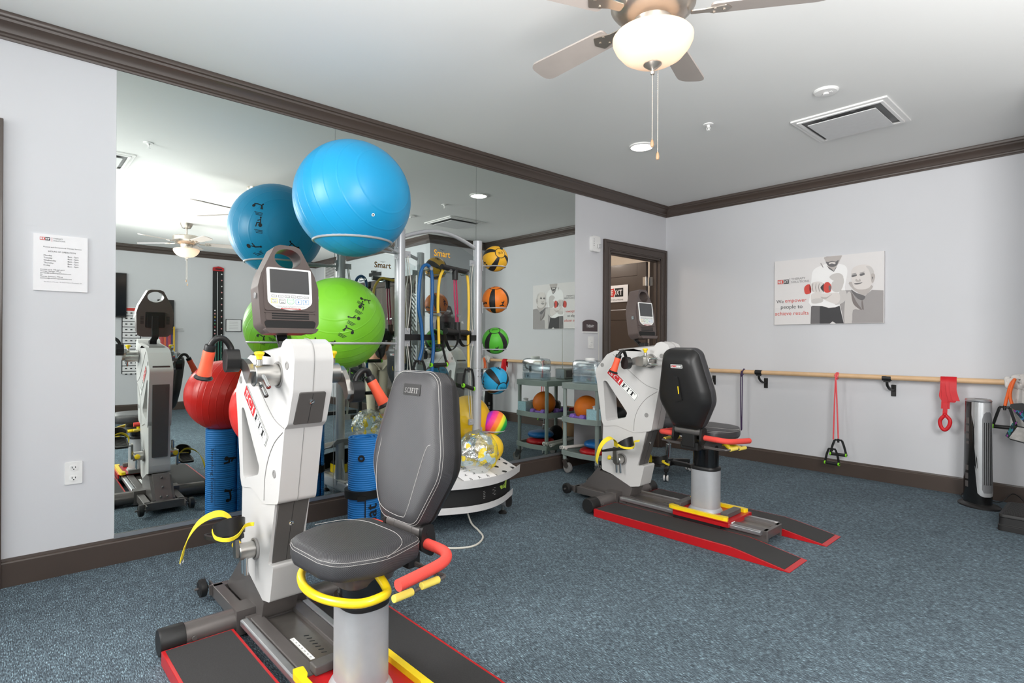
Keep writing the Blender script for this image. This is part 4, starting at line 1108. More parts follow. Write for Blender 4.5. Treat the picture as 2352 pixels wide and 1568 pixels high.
    mb = MB(); mb.loft([br_(.985, .002), br_(1.0, -.010), br_(.98, -.024), br_(.84, -.058), br_(.74, -.068), br_(.4, -.070)]); shl = mb.build('backrest_shell', m_black, t, smooth=30, bevel=.004)
    mb = MB(); mb.prism(rounded([(-.028, .25), (.030, .235), (.034, .27), (.022, .40), (-.012, .40)], .008), -.082, -.062, B); mb.mi = 1; mb.prism(rrect(.006, .05, .002, 2, (-.010, .315)), -.084, -.081, B); mb.build('back_lever', [m_black, m_yelpow], shl, bevel=.003)
    mb = MB(); o = B @ V((.040, .455, -.0716)); dx, dy = B.to_3x3() @ V((-1, 0, 0)), B.to_3x3() @ V((0, 1, 0)); dn = B.to_3x3() @ V((0, 0, -1))
    sci_label(mb, lambda x, y, l: o + dx * x + dy * y + dn * (.0002 * l), .088, .023, 0, 1, 2); mb.build('badge', [m_ink, m_lab, m_labred], shl, smooth=0, recalc=False)
    # arm rests, front loop, side levers
    for s in (-1, 1):
        mb = MB(); mb.tube([Q @ p for p in smooth([(-.180, s * .112, hz - .050), (-.178, s * .195, hz - .051), (-.160, s * .236, hz - .055), (-.118, s * .258, hz - .060), (-.03, s * .270, hz - .064), (.055, s * .277, hz - .068)], 6)], .0175, 18); mb.build('armrest', m_redfoam, t, smooth=60)
        for dz, xx in ((0, .045), (.006, -.055)):
            mb = MB(); mb.tube([Q @ p for p in smooth([(-.15, s * .09, hz - .118 + dz), (-.14 if dz == 0 else -.15, s * .21, hz - .118 + dz), (xx - .085, s * .246, hz - .118 + dz), (xx, s * .252, hz - .116 + dz)], 5)], .0055, 10); lv = mb.build('side_lever', m_dgrey, t)
            mb = MB(); mb.cyl(Q @ V((xx - .062, s * .248, hz - .117 + dz)), Q @ V((xx + .008, s * .2525, hz - .115 + dz)), .0115, n=18); mb.build('lever_grip', m_yelfoam, lv, bevel=.002)
    lp = smooth([(.02, -.10, hz - .078), (.015, -.165, hz - .126), (.06, -.195, hz - .126), (.12, -.165, hz - .134), (.165, -.06, hz - .138), (.165, .06, hz - .138), (.12, .165, hz - .134), (.06, .195, hz - .126), (.015, .165, hz - .126), (.02, .10, hz - .078)], 6)
    mb = MB(); mb.tube([Q @ p for p in lp], .0135, 16); mb.build('swivel_loop', m_yelpow, t, smooth=60)
    return t

m_dgreyp = mat('dark grey plastic panel', '555250', .42)
machine((1.275, -4.930, 0), R(1.0), R(-35), .762, .004, R(-86), 'light grey arm and leg exercise machine nearest the camera, its seat cushion facing left', -10)
machine((1.170, -2.300, 0), R(1.2), R(0), .620, .078, R(84), 'light grey arm and leg exercise machine farther off, showing the black back of its seat', -12)
# ================================================================ ball rack by the mirror
t = thing('ball_rack', (.42, -3.49, 0), 'silver two-post ball rack with a clear panel, standing against the mirror', 'ball rack')
RO = V((.42, -3.49, 0))
def rk(mb, name, m, par=t, **k): return sub(mb, name, m, par, RO, **k)
PL, PR = V((.447, -3.835, 0)), V((.400, -3.142, 0))
for P_, top in ((PL, 1.955), (PR, 1.965)):
    mb = MB(); mb.cyl((P_.x, P_.y, .10), (P_.x, P_.y, top), .034, n=28)
    po = rk(mb, 'post', m_silver)
    mb = MB(); mb.lathe([(.0345, 0), (.0345, .004), (.03, .008), (0, .009)], M.Translation((P_.x, P_.y, top)), 24); rk(mb, 'post_cap', m_silver, po)
    mb = MB()
    for z in (1.02,): mb.lathe([(.0346, -.001), (.0352, 0), (.0346, .001)], M.Translation((P_.x, P_.y, z)), 24)
    for z in (1.0, .96):
        for dy in (-.012, .008): mb.sphere((P_.x + .032, P_.y + dy, z), .006, 8, 6)
    rk(mb, 'joint_bolts', m_chrome, po)
    # gusset and foot beam
    mb = MB(); mb.prism(rounded([(-.10, .145), (.10, .145), (.036, .30), (-.036, .30)], .01), -.006, .006, frame((P_.x, P_.y, 0), (1, 0, 0), (0, 0, 1))); rk(mb, 'gusset', m_silver, po)
    mb = MB(); mb.prism(rrect(.06, .09, .028, 5), .06, .765, frame((0, P_.y, .10), (0, 1, 0), (0, 0, 1))); ft = rk(mb, 'foot_beam', m_silver)
    for xx in (.059, .766):
        mb = MB(); mb.prism(rrect(.056, .086, .026, 5), xx - .004, xx + .004, frame((0, P_.y, .10), (0, 1, 0), (0, 0, 1))); rk(mb, 'beam_cap', m_black, ft)
    for xx in (.12, .705):
        mb = MB(); mb.cyl((xx, P_.y, .02), (xx, P_.y, .062), .008, n=12); mb.mi = 1; mb.lathe([(.030, 0), (.030, .008), (.022, .016), (.010, .024), (0, .024)], M.Translation((xx, P_.y, 0)), 20); rk(mb, 'levelling_foot', [m_steel, m_black], ft)
def plate(mb, x, y, z, h=.08, w=.036, dx=0.0):
    mb.box((x, y, z), (.006, w, h))
    for dz in (-h * .32, h * .32): mb.sphere((x + .004, y, z + dz), .006, 8, 6)
# top arch and clear panel
mb = MB()
arc_ = [(.447 + (.400 - .447) * q / 20, -3.835 + (.693) * q / 20, 1.905 + .085 * math.sin(PI * q / 20)) for q in range(21)]
mb.tube(arc_, .014, 14); rk(mb, 'arch_tube', m_silver)
pan = [(-3.795, .50), (-3.182, .50), (-3.182, 1.85)] + [(-3.182 - .613 * q / 16, 1.85 + .085 * math.sin(PI * q / 16)) for q in range(1, 16)] + [(-3.795, 1.85)]
mt = frame((.447, -3.835, 0), PR - PL, (0, 0, 1))
mb = MB(); mb.prism([(y + 3.835, z) for y, z in pan], -.004, .004, mt); pn = rk(mb, 'clear_panel', m_acryl, smooth=0)
m_gold = mat('gold lettering', 'F6BC3A', .5)
m_goldin = mat('gold lettering outline', 'C97F17', .5)
mb = MB(); me = stretch(text('Smart', .06, offset=.0), .143, .046); me2 = stretch(text('Smart', .06, offset=.0012), .147, .0485)
mb.mi = 1; mb.mesh(me2, lambda p: mt @ V((.352 + p.x, 1.838 + p.y, .0050))); mb.mi = 0; mb.mesh(me, lambda p: mt @ V((.352 + p.x, 1.838 + p.y, .0056)))
mb.mi = 2; mb.flat([(.318, 1.869), (.352, 1.862), (.388, 1.868), (.358, 1.866), (.354, 1.857), (.350, 1.866)], lambda x, y: mt @ V((x, y, .0058)))
rk(mb, 'lettering', [m_gold, m_goldin, m_ink], pn, smooth=0)
for z in (1.80, 1.285, 1.205, .62):
    for a in (.058, .640):
        mb = MB(); mb.box((0, 0, 0), (.046, .042, .010), mt @ M.Translation((a, z, .0))); mb.sphere(mt @ V((a + (.008 if a < .3 else -.008), z, .007)), .006, 8, 6); rk(mb, 'panel_bracket', m_silver)
mb = MB(); mb.box((0, 0, 0), (.655, .040, .018), mt @ M.Translation((.347, 1.245, .012))); rk(mb, 'cross_bar', m_black)
PEG = [(.195, 1.712), (.365, 1.710), (.533, 1.707), (.270, 1.402), (.445, 1.401)]
for a, z in PEG:
    mb = MB(); mb.cyl(mt @ V((a, z, .004)), mt @ V((a, z, .075)), .011, n=16); mb.lathe([(.014, 0), (.014, .012), (0, .012)], mt @ M.Translation((a, z, .075)), 16); rk(mb, 'peg', m_peg)
# white stretch cords hanging on the panel edges
for a in (.055, .640):
    for sg in (-1, 1):
        mb = MB(); sgn = 1 if a < .3 else -1
        mb.tube([mt @ p for p in smooth([(a, 1.79, .01 * sg), (a + sgn * .018, 1.66, .012 * sg), (a + sgn * .024 * (1 if sg > 0 else .2), 1.55, .02 * sg), (a + sgn * .012, 1.40, .014 * sg), (a, 1.29, .01 * sg)], 6)], .0032, 7)
        mb.tube([mt @ p for p in smooth([(a, 1.20, .01 * sg), (a + sgn * .02, 1.06, .012 * sg), (a + sgn * .03 * (1 if sg > 0 else .3), .92, .02 * sg), (a + sgn * .012, .78, .014 * sg), (a, .64, .01 * sg)], 6)], .0032, 7)
        rk(mb, 'bungee', m_cord)
# ball rings
def ring_holder(c, r, z, post, tr=.006):
    c = V((c[0], c[1], z))
    mb = MB(); mb.tube([c + V((r * math.cos(2*PI*j/40), r * math.sin(2*PI*j/40), 0)) for j in range(40)], tr, 8, closed=True)
    d = (V((post.x, post.y, z)) - c)
    dn = d.normalized(); side_ = V((-dn.y, dn.x, 0))
    for k in ((-.35, .35) if r > .15 else (-.25, .25)):
        a = c + dn * (r * math.sqrt(1 - k * k)) + side_ * (r * k)
        b_ = V((post.x, post.y, z - .004)) + side_ * (k * .03) - dn * .03
        mb.cyl(a, b_, tr, n=8)
    rg = rk(mb, 'ball_ring', m_silver)
    mb = MB(); mb.box(V((post.x, post.y, z)) - dn * .036, (.008, .034, .085), M.Rotation(math.atan2(-dn.y, -dn.x), 4, 'Z'))
    for q in ((-.008, .03), (.008, .03), (0, -.03)): mb.sphere(V((post.x, post.y, z + q[1])) - dn * .041 + side_ * q[0], .0055, 8, 6)
    rk(mb, 'ring_bracket', m_silver, rg)
RB = V((.632, -4.262, 2.050)); RG = V((.445, -4.262, 1.322))
ring_holder(RB, .222, 1.800, PL, .0075); ring_holder(RG, .255, 1.205, PL, .0075)
MBL = [(.410, -2.975, 1.855, .098), (.408, -2.968, 1.540, .103), (.408, -2.968, 1.225, .102), (.406, -2.964, .918, .106), (.405, -2.966, .592, .094)]
for x, y, z, r in MBL: ring_holder((x, y), r * .80, z - r * .60 - .004, PR, .0045)
# trays
def arcpts(xe, xm, y0, y1, n=18):
    return [(xe + (xm - xe) * math.sin(PI * q / n), y0 + (y1 - y0) * q / n) for q in range(n + 1)]
m_tray = mat('grey white tray', 'C9C7C6', .45)
A0 = arcpts(.795, .955, -3.91, -3.065)
mb = MB()
top_ = [[(x, y, .318) for x, y in A0], [(.45 + (x - .795) * .3, y, .405) for x, y in A0], [(.34, y, .475) for x, y in A0]]
for rws in (top_,):
    rings = [[r_[i] for r_ in rws] + [V(r_[i]) - V((0, 0, .006)) for r_ in rws[::-1]] for i in range(len(A0))]
    mb.loft(rings)
rings = [[(x - .004, y, .300), (x, y, .300), (x + .006, y, .352), (x + .002, y, .352)] for x, y in A0]
mb.loft(rings)
mb.mi = 1
random.seed(3)
for i in range(7):
    for j in range(5):
        y = -3.84 + i * .12; f = .12 + j * .18
        k_ = math.sin(PI * (y + 3.91) / .845)
        xo = .795 + .16 * k_
        x = xo + (.40 - xo) * f
        z = .318 + (.405 - .318) * (xo - x) / (xo - (.45 + .048 * k_)) + .0012
        if j > 2 and i < 2: continue
        mb.flat(circ(.019, 16, (x, y)), lambda a, b_: V((a, b_, z + (x - a) * .25)))
rk(mb, 'upper_tray', [m_tray, m_ink])
# printed exercise sheet on the tray
mb = MB()
shf = lambda l: (lambda x, y: V((.90 - y, -3.62 + x, .332 + y * .245 + .0004 * l)))
mb.flat([(0, 0), (.26, 0), (.26, .155), (0, .155)], shf(0)); mb.mi = 1
for k in range(3):
    figure(mb, 'run', lambda a, b_, k=k: shf(1)(.06 + k * .07 + a, .03 + b_), .028, .14); figure(mb, 'stretch', lambda a, b_, k=k: shf(1)(.06 + k * .07 + a, .085 + b_), .028, .14)
mb.mesh(stretch(text('SEPARATE', .014), .10, .012), lambda p: shf(1)(.13 + p.x, .135 + p.y))
tag(mb.build('exercise_sheet', [m_paper, m_ink], smooth=0, recalc=False), 'white printed exercise sheet lying on the rack tray beside the clear ball', 'sheet')
A1 = arcpts(.735, .90, -3.86, -3.10)
mb = MB(); mb.loft([[(x - .02, y, .165), (x, y, .165), (x - .005, y, .285), (x - .025, y, .285)] for x, y in A1])
mb.mi = 1
fsc = lambda a, z, l: V((A1[0][0] + (.165) * math.sin(PI * a) + .0005 - (z - .165) * .04 + .0006 * l, -3.86 + .76 * a, z))
mb.flat([(.735, .245), (.90, .262), (.87, .205), (.835, .218), (.76, .222)], lambda a, z: fsc(a, z, 2)); 
mb.mi = 2
mb.mesh(text('LEG', .032), lambda p: fsc(.82 + p.x * 1.3, .238 + p.y + p.x * .2, 4))
mb.mi = 3
for k in range(5): mb.flat([(.50, .248 - k * .011), (.66 - .02 * (k % 2), .252 - k * .011), (.66 - .02 * (k % 2), .2555 - k * .011), (.50, .2515 - k * .011)], lambda a, z: fsc(a, z, 2))
rk(mb, 'fascia', [m_blackmatte, mat('lime tape', 'A9C94B', .6), m_ink, m_recess], smooth=40)
A2 = arcpts(.755, .915, -3.87, -3.095)
mb = MB(); mb.loft([[(x - .004, y, .135), (x, y, .135), (x + .004, y, .178), (x, y, .178)] for x, y in A2]); mb.loft([[(.30, y, .140), (x, y, .136), (x, y, .142), (.30, y, .146)] for x, y in A2]); rk(mb, 'lower_tray', m_tray)
mb = MB(); mb.box((.36, -3.49, .10), (.06, .64, .06)); rk(mb, 'cross_member', m_silver)
# pale cable loop on the floor under the rack
mb = MB(); mb.tube(smooth([(.80, -3.92, .012), (1.0, -3.86, .007), (1.09, -3.72, .006), (1.02, -3.58, .006), (.90, -3.52, .01), (.80, -3.50, .03), (.74, -3.50, .12)], 8), .006, 8)
tag(mb.build('cable', m_cord), 'pale cable curling out on the carpet under the ball rack', 'cable')

# ---------------------------------------------------------------- stability balls
def ball(name, c, r, m, label, cat='exercise ball', figs=(), tilt=(0, 0, 0), group=None, plug=None):
    mb = MB(); mb.sphere((0, 0, 0), r, 64, 32)
    mb.mi = 1
    rot = (M.Rotation(R(tilt[2]), 4, 'Z') @ M.Rotation(R(tilt[1]), 4, 'Y') @ M.Rotation(R(tilt[0]), 4, 'X'))
    inv = rot.inverted()
    for kind, n, up, s in figs:
        fn = on_sphere((0, 0, 0), r, inv @ V(n), inv @ V(up), .0012)
        figure(mb, kind, fn, s, .10)
        for k in range(3):
            mb.flat([(-.3 * s, (-.55 - k * .13) * s), (.55 * s - k * .1 * s, (-.55 - k * .13) * s), (.55 * s - k * .1 * s, (-.49 - k * .13) * s), (-.3 * s, (-.49 - k * .13) * s)], fn)
    if plug:
        mb.mi = 2; fn = on_sphere((0, 0, 0), r, inv @ V(plug), inv @ V((0, 0, 1)), .002); mb.flat(circ(.009, 16), fn); mb.mi = 1; mb.flat(circ(.004, 10), on_sphere((0, 0, 0), r, inv @ V(plug), inv @ V((0, 0, 1)), .003))
    o = mb.build(name, [m, m_ink, m_lab], smooth=180, recalc=False)
    o.location = c; o.rotation_euler = rot.to_euler()
    return tag(o, label, cat, group)
def ballmat(name, col, freq, rough=.33, var=.04, strength=.5):
    m = mat(name, col, rough, var=var, nscale=3, spec=.5)
    m.node_tree.nodes['Principled BSDF'].inputs['Subsurface Weight'].default_value = .0
    return ridge_bump(m, 2, freq, 40, strength, .002)
m_bblue = ballmat('blue ball vinyl', '1C94C6', 95, .36)
m_bgreen = ballmat('green ball vinyl', '72B92A', 120, .34)
m_bred = ballmat('red ball vinyl', 'EA2C25', 150, .25)
cam = V((3.7258, -5.7847, 1.22))
def toward(c, dx=0, dz=0):
    n = (cam - V(c)).normalized(); side_ = V((-n.y, n.x, 0)).normalized()
    return n + side_ * dx + V((0, 0, dz))
nb = toward(RB, .30, -.20)
ball('stability_ball', RB, .335, m_bblue, 'big blue stability ball on the topmost ring of the rack', tilt=(78, 0, 100), plug=toward(RB, .36, -.26),
     figs=[('lie', (-.55, -.62, -.50), (.3, 0, 1), .085), ('sit', (-.80, -.62, -.10), (0, .2, 1), .07), ('plank', (-.82, -.62, .28), (0, .3, 1), .07), ('bridge', (-.86, .15, -.50), (0, 0, 1), .07)], group=None)
up_ = V((.0, .55, 1))
ball('stability_ball', RG, .282, m_bgreen, 'lime green stability ball on the lower ring of the rack, printed with exercise figures', tilt=(35, 38, 20),
     figs=[('plank', toward(RG, .12, -.12), up_, .056), ('lie', toward(RG, .30, .14), up_, .056), ('sit', toward(RG, .50, .42), up_, .056), ('bridge', toward(RG, -.32, -.42), up_, .056), ('sit', toward(RG, -.62, -.55), up_, .056), ('bridge', toward(RG, .62, .72), up_, .056), ('lie', (-.8, -.55, -.25), up_, .056), ('sit', (-.85, -.2, -.55), up_, .056), ('plank', (-.6, -.75, -.35), up_, .056)])
ball('stability_ball', (.523, -4.655, .838), .240, m_bred, 'red stability ball perched on the rolled blue mat behind the nearest machine', tilt=(80, 10, 40))

# ---------------------------------------------------------------- medicine balls
def medmat(name, col):
    m = mat(name, col, .5, var=.06, nscale=60, bump=.15, bscale=260)
    nt, b, new, link = nodes(m)
    tc = new('ShaderNodeTexCoord'); sp = new('ShaderNodeSeparateXYZ'); link(tc.outputs['Object'], sp.inputs[0])
    ang = mathn(new, link, 'ARCTAN2', sp.outputs[1], sp.outputs[0])
    fr = mathn(new, link, 'FRACT', mathn(new, link, 'MULTIPLY', ang, 4 / (2 * PI)))
    dist = mathn(new, link, 'ABSOLUTE', mathn(new, link, 'SUBTRACT', fr, .5))
    black = mathn(new, link, 'LESS_THAN', dist, .15)
    ln = new('ShaderNodeVectorMath'); ln.operation = 'LENGTH'; link(tc.outputs['Object'], ln.inputs[0])
    zz = mathn(new, link, 'DIVIDE', mathn(new, link, 'ABSOLUTE', sp.outputs[2]), ln.outputs['Value'])
    notcap = mathn(new, link, 'LESS_THAN', zz, .915)
    black = mathn(new, link, 'MULTIPLY', black, notcap)
    rim = mathn(new, link, 'LESS_THAN', mathn(new, link, 'ABSOLUTE', mathn(new, link, 'SUBTRACT', zz, .915)), .012)
    black = mathn(new, link, 'MAXIMUM', black, rim)
    old = b.inputs['Base Color'].links[0].from_socket
    mx = new('ShaderNodeMix'); mx.data_type = 'RGBA'; link(black, mx.inputs['Factor']); link(old, mx.inputs['A']); mx.inputs['B'].default_value = lin('1B1A1A')
    link(mx.outputs['Result'], b.inputs['Base Color'])
    return m
med = [('yellow', 'E9AE27', (.45, .55, 20), 'yellow and black medicine ball, topmost of the column on the right post'),
       ('orange', 'E3781E', (-.15, 3, 38), 'orange and black medicine ball, second from the top on the right post'),
       ('green', '4FAE2F', (-.12, 1.5, 10), 'green and black medicine ball, third from the top on the right post'),
       ('blue', '2196C4', (.70, -.75, 0), 'blue and black medicine ball, just above the small rainbow ball on the right post')]
for (nm, col, tl_, lb), (x, y, z, r) in zip(med, MBL):
    c = (x, y, z)
    o = ball('medicine_ball', c, r, medmat(nm + ' medicine ball rubber', col), lb, 'medicine ball', group='medicine balls on the right post', figs=[])
    o.rotation_euler = (toward(c, tl_[0], tl_[1]).to_track_quat('Z', 'Y').to_matrix() @ M.Rotation(R(tl_[2]), 3, 'Z')).to_euler()
    # figures between the stripes
    mb = MB()
    rot = o.rotation_euler.to_matrix()
    for k in range(4):
        a = k * PI / 2 + .0
        n = V((math.cos(a), math.sin(a), -.12))
        figure(mb, ['stretch', 'run', 'lie', 'stretch'][k], on_sphere((0, 0, 0), r, n, V((0, 0, 1)), .0012), r * .52, .16)
        mb2 = on_sphere((0, 0, 0), r, n, V((0, 0, 1)), .0008)
    for sz in (1, -1):
        mb.mesh(stretch(text('2KG', .03), r * .42, r * .18), lambda p, sz=sz: on_sphere((0, 0, 0), r, V((0, 0, sz)), V((0, 1, 0)), .0014)(p.x, p.y))
    mb.build('print', m_ink, o, smooth=0, recalc=False)
m_rain = mat('rainbow ball rubber', 'FF8040', .5)
nt, b, new, link = nodes(m_rain)
tc = new('ShaderNodeTexCoord'); sp = new('ShaderNodeSeparateXYZ'); link(tc.outputs['Object'], sp.inputs[0])
mr = new('ShaderNodeMapRange'); mr.inputs['From Min'].default_value = -.094; mr.inputs['From Max'].default_value = .094; link(sp.outputs[0], mr.inputs['Value'])
cr = new('ShaderNodeValToRGB'); cr.color_ramp.interpolation = 'EASE'
el = cr.color_ramp.elements; el[0].position = .0; el[0].color = lin('7A35C4'); el[1].position = 1; el[1].color = lin('19A060')
for p_, c_ in ((.16, 'B02FD0'), (.24, 'F0349B'), (.40, 'F4457A'), (.45, 'FF7A35'), (.60, 'FF8A30'), (.66, 'F6E93B'), (.76, 'D8EE3A'), (.84, '2FB94A')):
    x = el.new(p_); x.color = lin(c_)
link(mr.outputs['Result'], cr.inputs['Fac']); link(cr.outputs['Color'], b.inputs['Base Color'])
x, y, z, r = MBL[4]
ball('playground_ball', (x, y, z), r, m_rain, 'small rainbow striped ball on the lowest ring of the right post', 'ball', tilt=(0, 28, 52))
m_byel = ballmat('yellow ball vinyl', 'F0BC10', 60, .35, strength=.25)
ball('peanut_ball', (.235, -3.10, .62), .178, m_byel, 'large yellow ball lodged between the right post and the mirror', 'exercise ball', tilt=(90, 0, 30))
ball('yellow_ball', (.60, -3.185, .452), .104, mat('small yellow ball', 'F0C52A', .4), 'small yellow ball on the rack tray, half hidden behind the clear ball', 'ball')

# clear inflated ball with coloured patches
m_cb = bpy.data.materials.new('clear ball with yellow and blue print'); m_cb.use_nodes = True
nt = m_cb.node_tree; nt.nodes.clear(); new = nt.nodes.new; link = nt.links.new
o_ = new('ShaderNodeOutputMaterial'); tr = new('ShaderNodeBsdfTransparent'); gl = new('ShaderNodeBsdfGlossy'); df = new('ShaderNodeBsdfDiffuse'); tc = new('ShaderNodeTexCoord')
tr.inputs['Color'].default_value = lin('F6FAFB'); gl.inputs['Roughness'].default_value = .16
n1 = new('ShaderNodeTexNoise'); n1.inputs['Scale'].default_value = 9; n1.inputs['Detail'].default_value = 4; link(tc.outputs['Object'], n1.inputs['Vector'])
n2 = new('ShaderNodeTexNoise'); n2.inputs['Scale'].default_value = 6; n2.inputs['Detail'].default_value = 2; link(tc.outputs['Object'], n2.inputs['Vector'])
cr = new('ShaderNodeValToRGB'); cr.color_ramp.interpolation = 'CONSTANT'; el = cr.color_ramp.elements
el[0].color = lin('8FC3E4'); el[1].position = .47; el[1].color = lin('E8CC2C'); x = el.new(.62); x.color = lin('BFD6DC')
link(n2.outputs['Fac'], cr.inputs['Fac']); link(cr.outputs['Color'], df.inputs['Color'])
cov = new('ShaderNodeMapRange'); cov.inputs['From Min'].default_value = .53; cov.inputs['From Max'].default_value = .56; cov.inputs['To Max'].default_value = .85; link(n1.outputs['Fac'], cov.inputs['Value'])
vor = new('ShaderNodeTexNoise'); vor.inputs['Scale'].default_value = 26; vor.inputs['Detail'].default_value = 3; link(tc.outputs['Object'], vor.inputs['Vector'])
bp = new('ShaderNodeBump'); bp.inputs['Strength'].default_value = .8; bp.inputs['Distance'].default_value = .02; link(vor.outputs['Fac'], bp.inputs['Height']); link(bp.outputs['Normal'], gl.inputs['Normal'])
ms1 = new('ShaderNodeMixShader'); ms1.inputs['Fac'].default_value = .38; link(tr.outputs[0], ms1.inputs[1]); link(gl.outputs[0], ms1.inputs[2])
ms2 = new('ShaderNodeMixShader'); link(cov.outputs['Result'], ms2.inputs['Fac']); link(ms1.outputs[0], ms2.inputs[1]); link(df.outputs[0], ms2.inputs[2]); link(ms2.outputs[0], o_.inputs['Surface'])
mb = MB(); bmesh.ops.create_icosphere(mb.bm, subdivisions=2, radius=.150)
for v in mb.bm.verts: v.co *= 1 + .02 * math.sin(v.co.x * 60 + v.co.z * 40)
o = mb.build('clear_ball', m_cb, smooth=0); o.location = (.765, -3.425, .478); o.rotation_euler = (.3, .5, .9)
tag(o, 'clear inflated ball with yellow and pale blue print on the rack tray', 'ball')

# ---------------------------------------------------------------- resistance tubes hung on the rack pegs
T = lambda a, z, d=.045: mt @ V((a, z, d))
mt = frame((.447, -3.835, 0), PR - PL, (0, 0, 1))
def handle(par, top, width=.115, drop=.125, m=m_blackrub, dirv=None, tilt=0.0):
    """webbing triangle with a foam bar, hung from a point"""
    top = V(top); dx = V(dirv or (PR - PL)).normalized()
    a, b_ = top - dx * width / 2 + V((0, 0, -drop + tilt)), top + dx * width / 2 + V((0, 0, -drop - tilt))
    mb = MB(); mb.cyl(top + V((0, 0, .012)), top - V((0, 0, .022)), .009, n=12); mb.cyl(top - dx * .03, top + dx * .03, .008, n=10); mb.build('cord_stop', m_black, par)
    nn = dx.cross(V((0, 0, 1)))
    for q, e in ((-1, a), (1, b_)):
        mb = MB(); mb.ribbon(smooth([top + dx * q * .028, top + dx * q * .046 + V((0, 0, -drop * .4)), e + V((0, 0, .008)), e - V((0, 0, .006))], 4), dx * .020, .0012); mb.build('webbing', m_blackmatte, par)
    mb = MB(); mb.cyl(a + dx * .006, b_ - dx * .006, .0145, n=18); h_ = mb.build('foam_bar', m_blackrub, par)
    for e, q in ((a, -1), (b_, 1)):
        mb = MB(); mb.lathe([(.0148, -.006), (.0165, 0), (.0148, .006), (.008, .006), (.008, -.006)], M.Translation(e) @ dx.to_track_quat('Z', 'Y').to_matrix().to_4x4(), 18); mb.build('end_ring', m_lime, h_)
def tube_thing(label, group, pts, r, m, loc):
    t_ = thing('resistance_tube', loc, label, 'resistance band', group=group)
    mb = MB(); mb.tube([V(p) - V(loc) for p in pts], r, 12); mb.build('tube', m, t_)
    return t_
m_tblue = mat('dark blue latex', '17578F', .4); m_tyel = mat('yellow latex', 'EFC339', .4); m_tred = mat('raspberry latex', 'A8244F', .4)
base = T(.195, 1.712)
pts = smooth([T(.128, 1.09), T(.152, 1.18), T(.145, 1.32), T(.120, 1.45), T(.128, 1.62), T(.150, 1.715), T(.195, 1.737), T(.228, 1.69), T(.236, 1.55), T(.228, 1.35), T(.248, 1.20), T(.238, 1.05), T(.240, .93)], 7)
t1 = tube_thing('thick dark blue resistance tube looped over the left peg of the rack', None, pts, .0118, m_tblue, base)
handle(t1, T(.128, 1.085) - base, .10, .11, tilt=.02); handle(t1, T(.240, .92) - base)
base = T(.365, 1.71)
pts = smooth([T(.296, 1.20), T(.290, 1.35), T(.285, 1.50), T(.296, 1.64), T(.330, 1.71, .04), T(.365, 1.735, .03), T(.45, 1.722, .028), T(.533, 1.730, .035), T(.560, 1.66), T(.570, 1.45), T(.565, 1.25), T(.572, 1.03)], 7)
t2 = tube_thing('yellow resistance tube draped across two pegs, its handles at different heights', None, pts, .0100, m_tyel, base)
handle(t2, T(.296, 1.19) - base, .135, .135); handle(t2, T(.572, 1.015) - base, .10, .13, tilt=.015)
# T-shaped foam handles joined by raspberry cords
base = T(.430, 1.72)
t3 = thing('resistance_tube', base, 'raspberry resistance cord with black foam T handles, on the right half of the rack', 'resistance band')
mb = MB()
for d in (-.008, .008): mb.tube([V(p) - base for p in smooth([T(.425 + d, 1.70, .06), T(.432 + d * 1.4, 1.55, .06), T(.442 + d * 1.2, 1.42, .06), T(.448 + d, 1.33, .06)], 5)], .0062, 10)
mb.build('cord', m_tred, t3)
mb = MB(); mb.cyl(T(.292, 1.735, .075) - base, T(.552, 1.722, .05) - base, .0185, n=20); mb.cyl(T(.422, 1.738, .062) - base, T(.424, 1.655, .062) - base, .021, n=18); mb.build('top_handle', m_blackrub, t3)
mb = MB(); mb.cyl(T(.448, 1.355, .06) - base, T(.452, 1.235, .06) - base, .022, n=18); mb.cyl(T(.305, 1.290, .105) - base, T(.43, 1.282, .065) - base, .023, n=20); mb.cyl(T(.46, 1.283, .06) - base, T(.585, 1.280, .035) - base, .021, n=20); mb.build('bottom_handle', m_blackrub, t3)
mb = MB()
for a, b_, zz, d in ((.305, .43, 1.155, .09), (.47, .585, 1.185, .045)):
    mb.ribbon([p - base for p in smooth([T(a, 1.285, d), T(a + .012, 1.215, d + .01), T((a + b_) / 2 - .01, zz, d + .012), T(b_ - .006, 1.205, d), T(b_, 1.275, d)], 6)], (.03, 0, .01), .0012)
mb.build('foot_loop', m_blackmatte, t3)

# ---------------------------------------------------------------- rolled mats
m_mat = mat('blue foam mat', '2480CE', .55, var=.05, nscale=20)
ridge_bump(m_mat, 2, 2 * PI / .0135, 1.5, .55, .005)
def rolled(loc, r, h, label, lean=0.0):
    t_ = thing('rolled_mat', loc, label, 'exercise mat')
    pts = []
    turns = 2.3
    for q in range(90):
        f = q / 89
        a = 2 * PI * turns * f + .6
        rr = r * (.52 + .48 * f)
        pts.append((rr * math.cos(a), rr * math.sin(a)))
    th = .011
    mb = MB()
    outl = []
    for q, p in enumerate(pts):
        n = V(p).normalized() * th
        outl.append((p, (p[0] - n.x, p[1] - n.y)))
    zs = [0, h * .25, h * .42, h * .5, h * .75, h]
    bow = [0, .006, -.003, 0, .004, 0]
    rings = []
    for (a, b_) in outl:
        rings.append([(a[0] * (1 + bw), a[1] * (1 + bw), z) for z, bw in zip(zs, bow)] + [(b_[0], b_[1], z) for z in zs[::-1]])
    mb.loft(rings)
    mb.build('mat_roll', m_mat, t_, smooth=40)
    return t_
mm = rolled((.440, -4.085, 0), .112, .612, 'rolled blue ribbed mat with a black strap, standing left of the ball rack')
ca_ = math.atan2(cam.y + 4.085, cam.x - .440)
def wrap(r, a0): return lambda x, y, l=0: V(((r + .0012 + .0004 * l) * math.cos(a0 + x / r), (r + .0012 + .0004 * l) * math.sin(a0 + x / r), y))
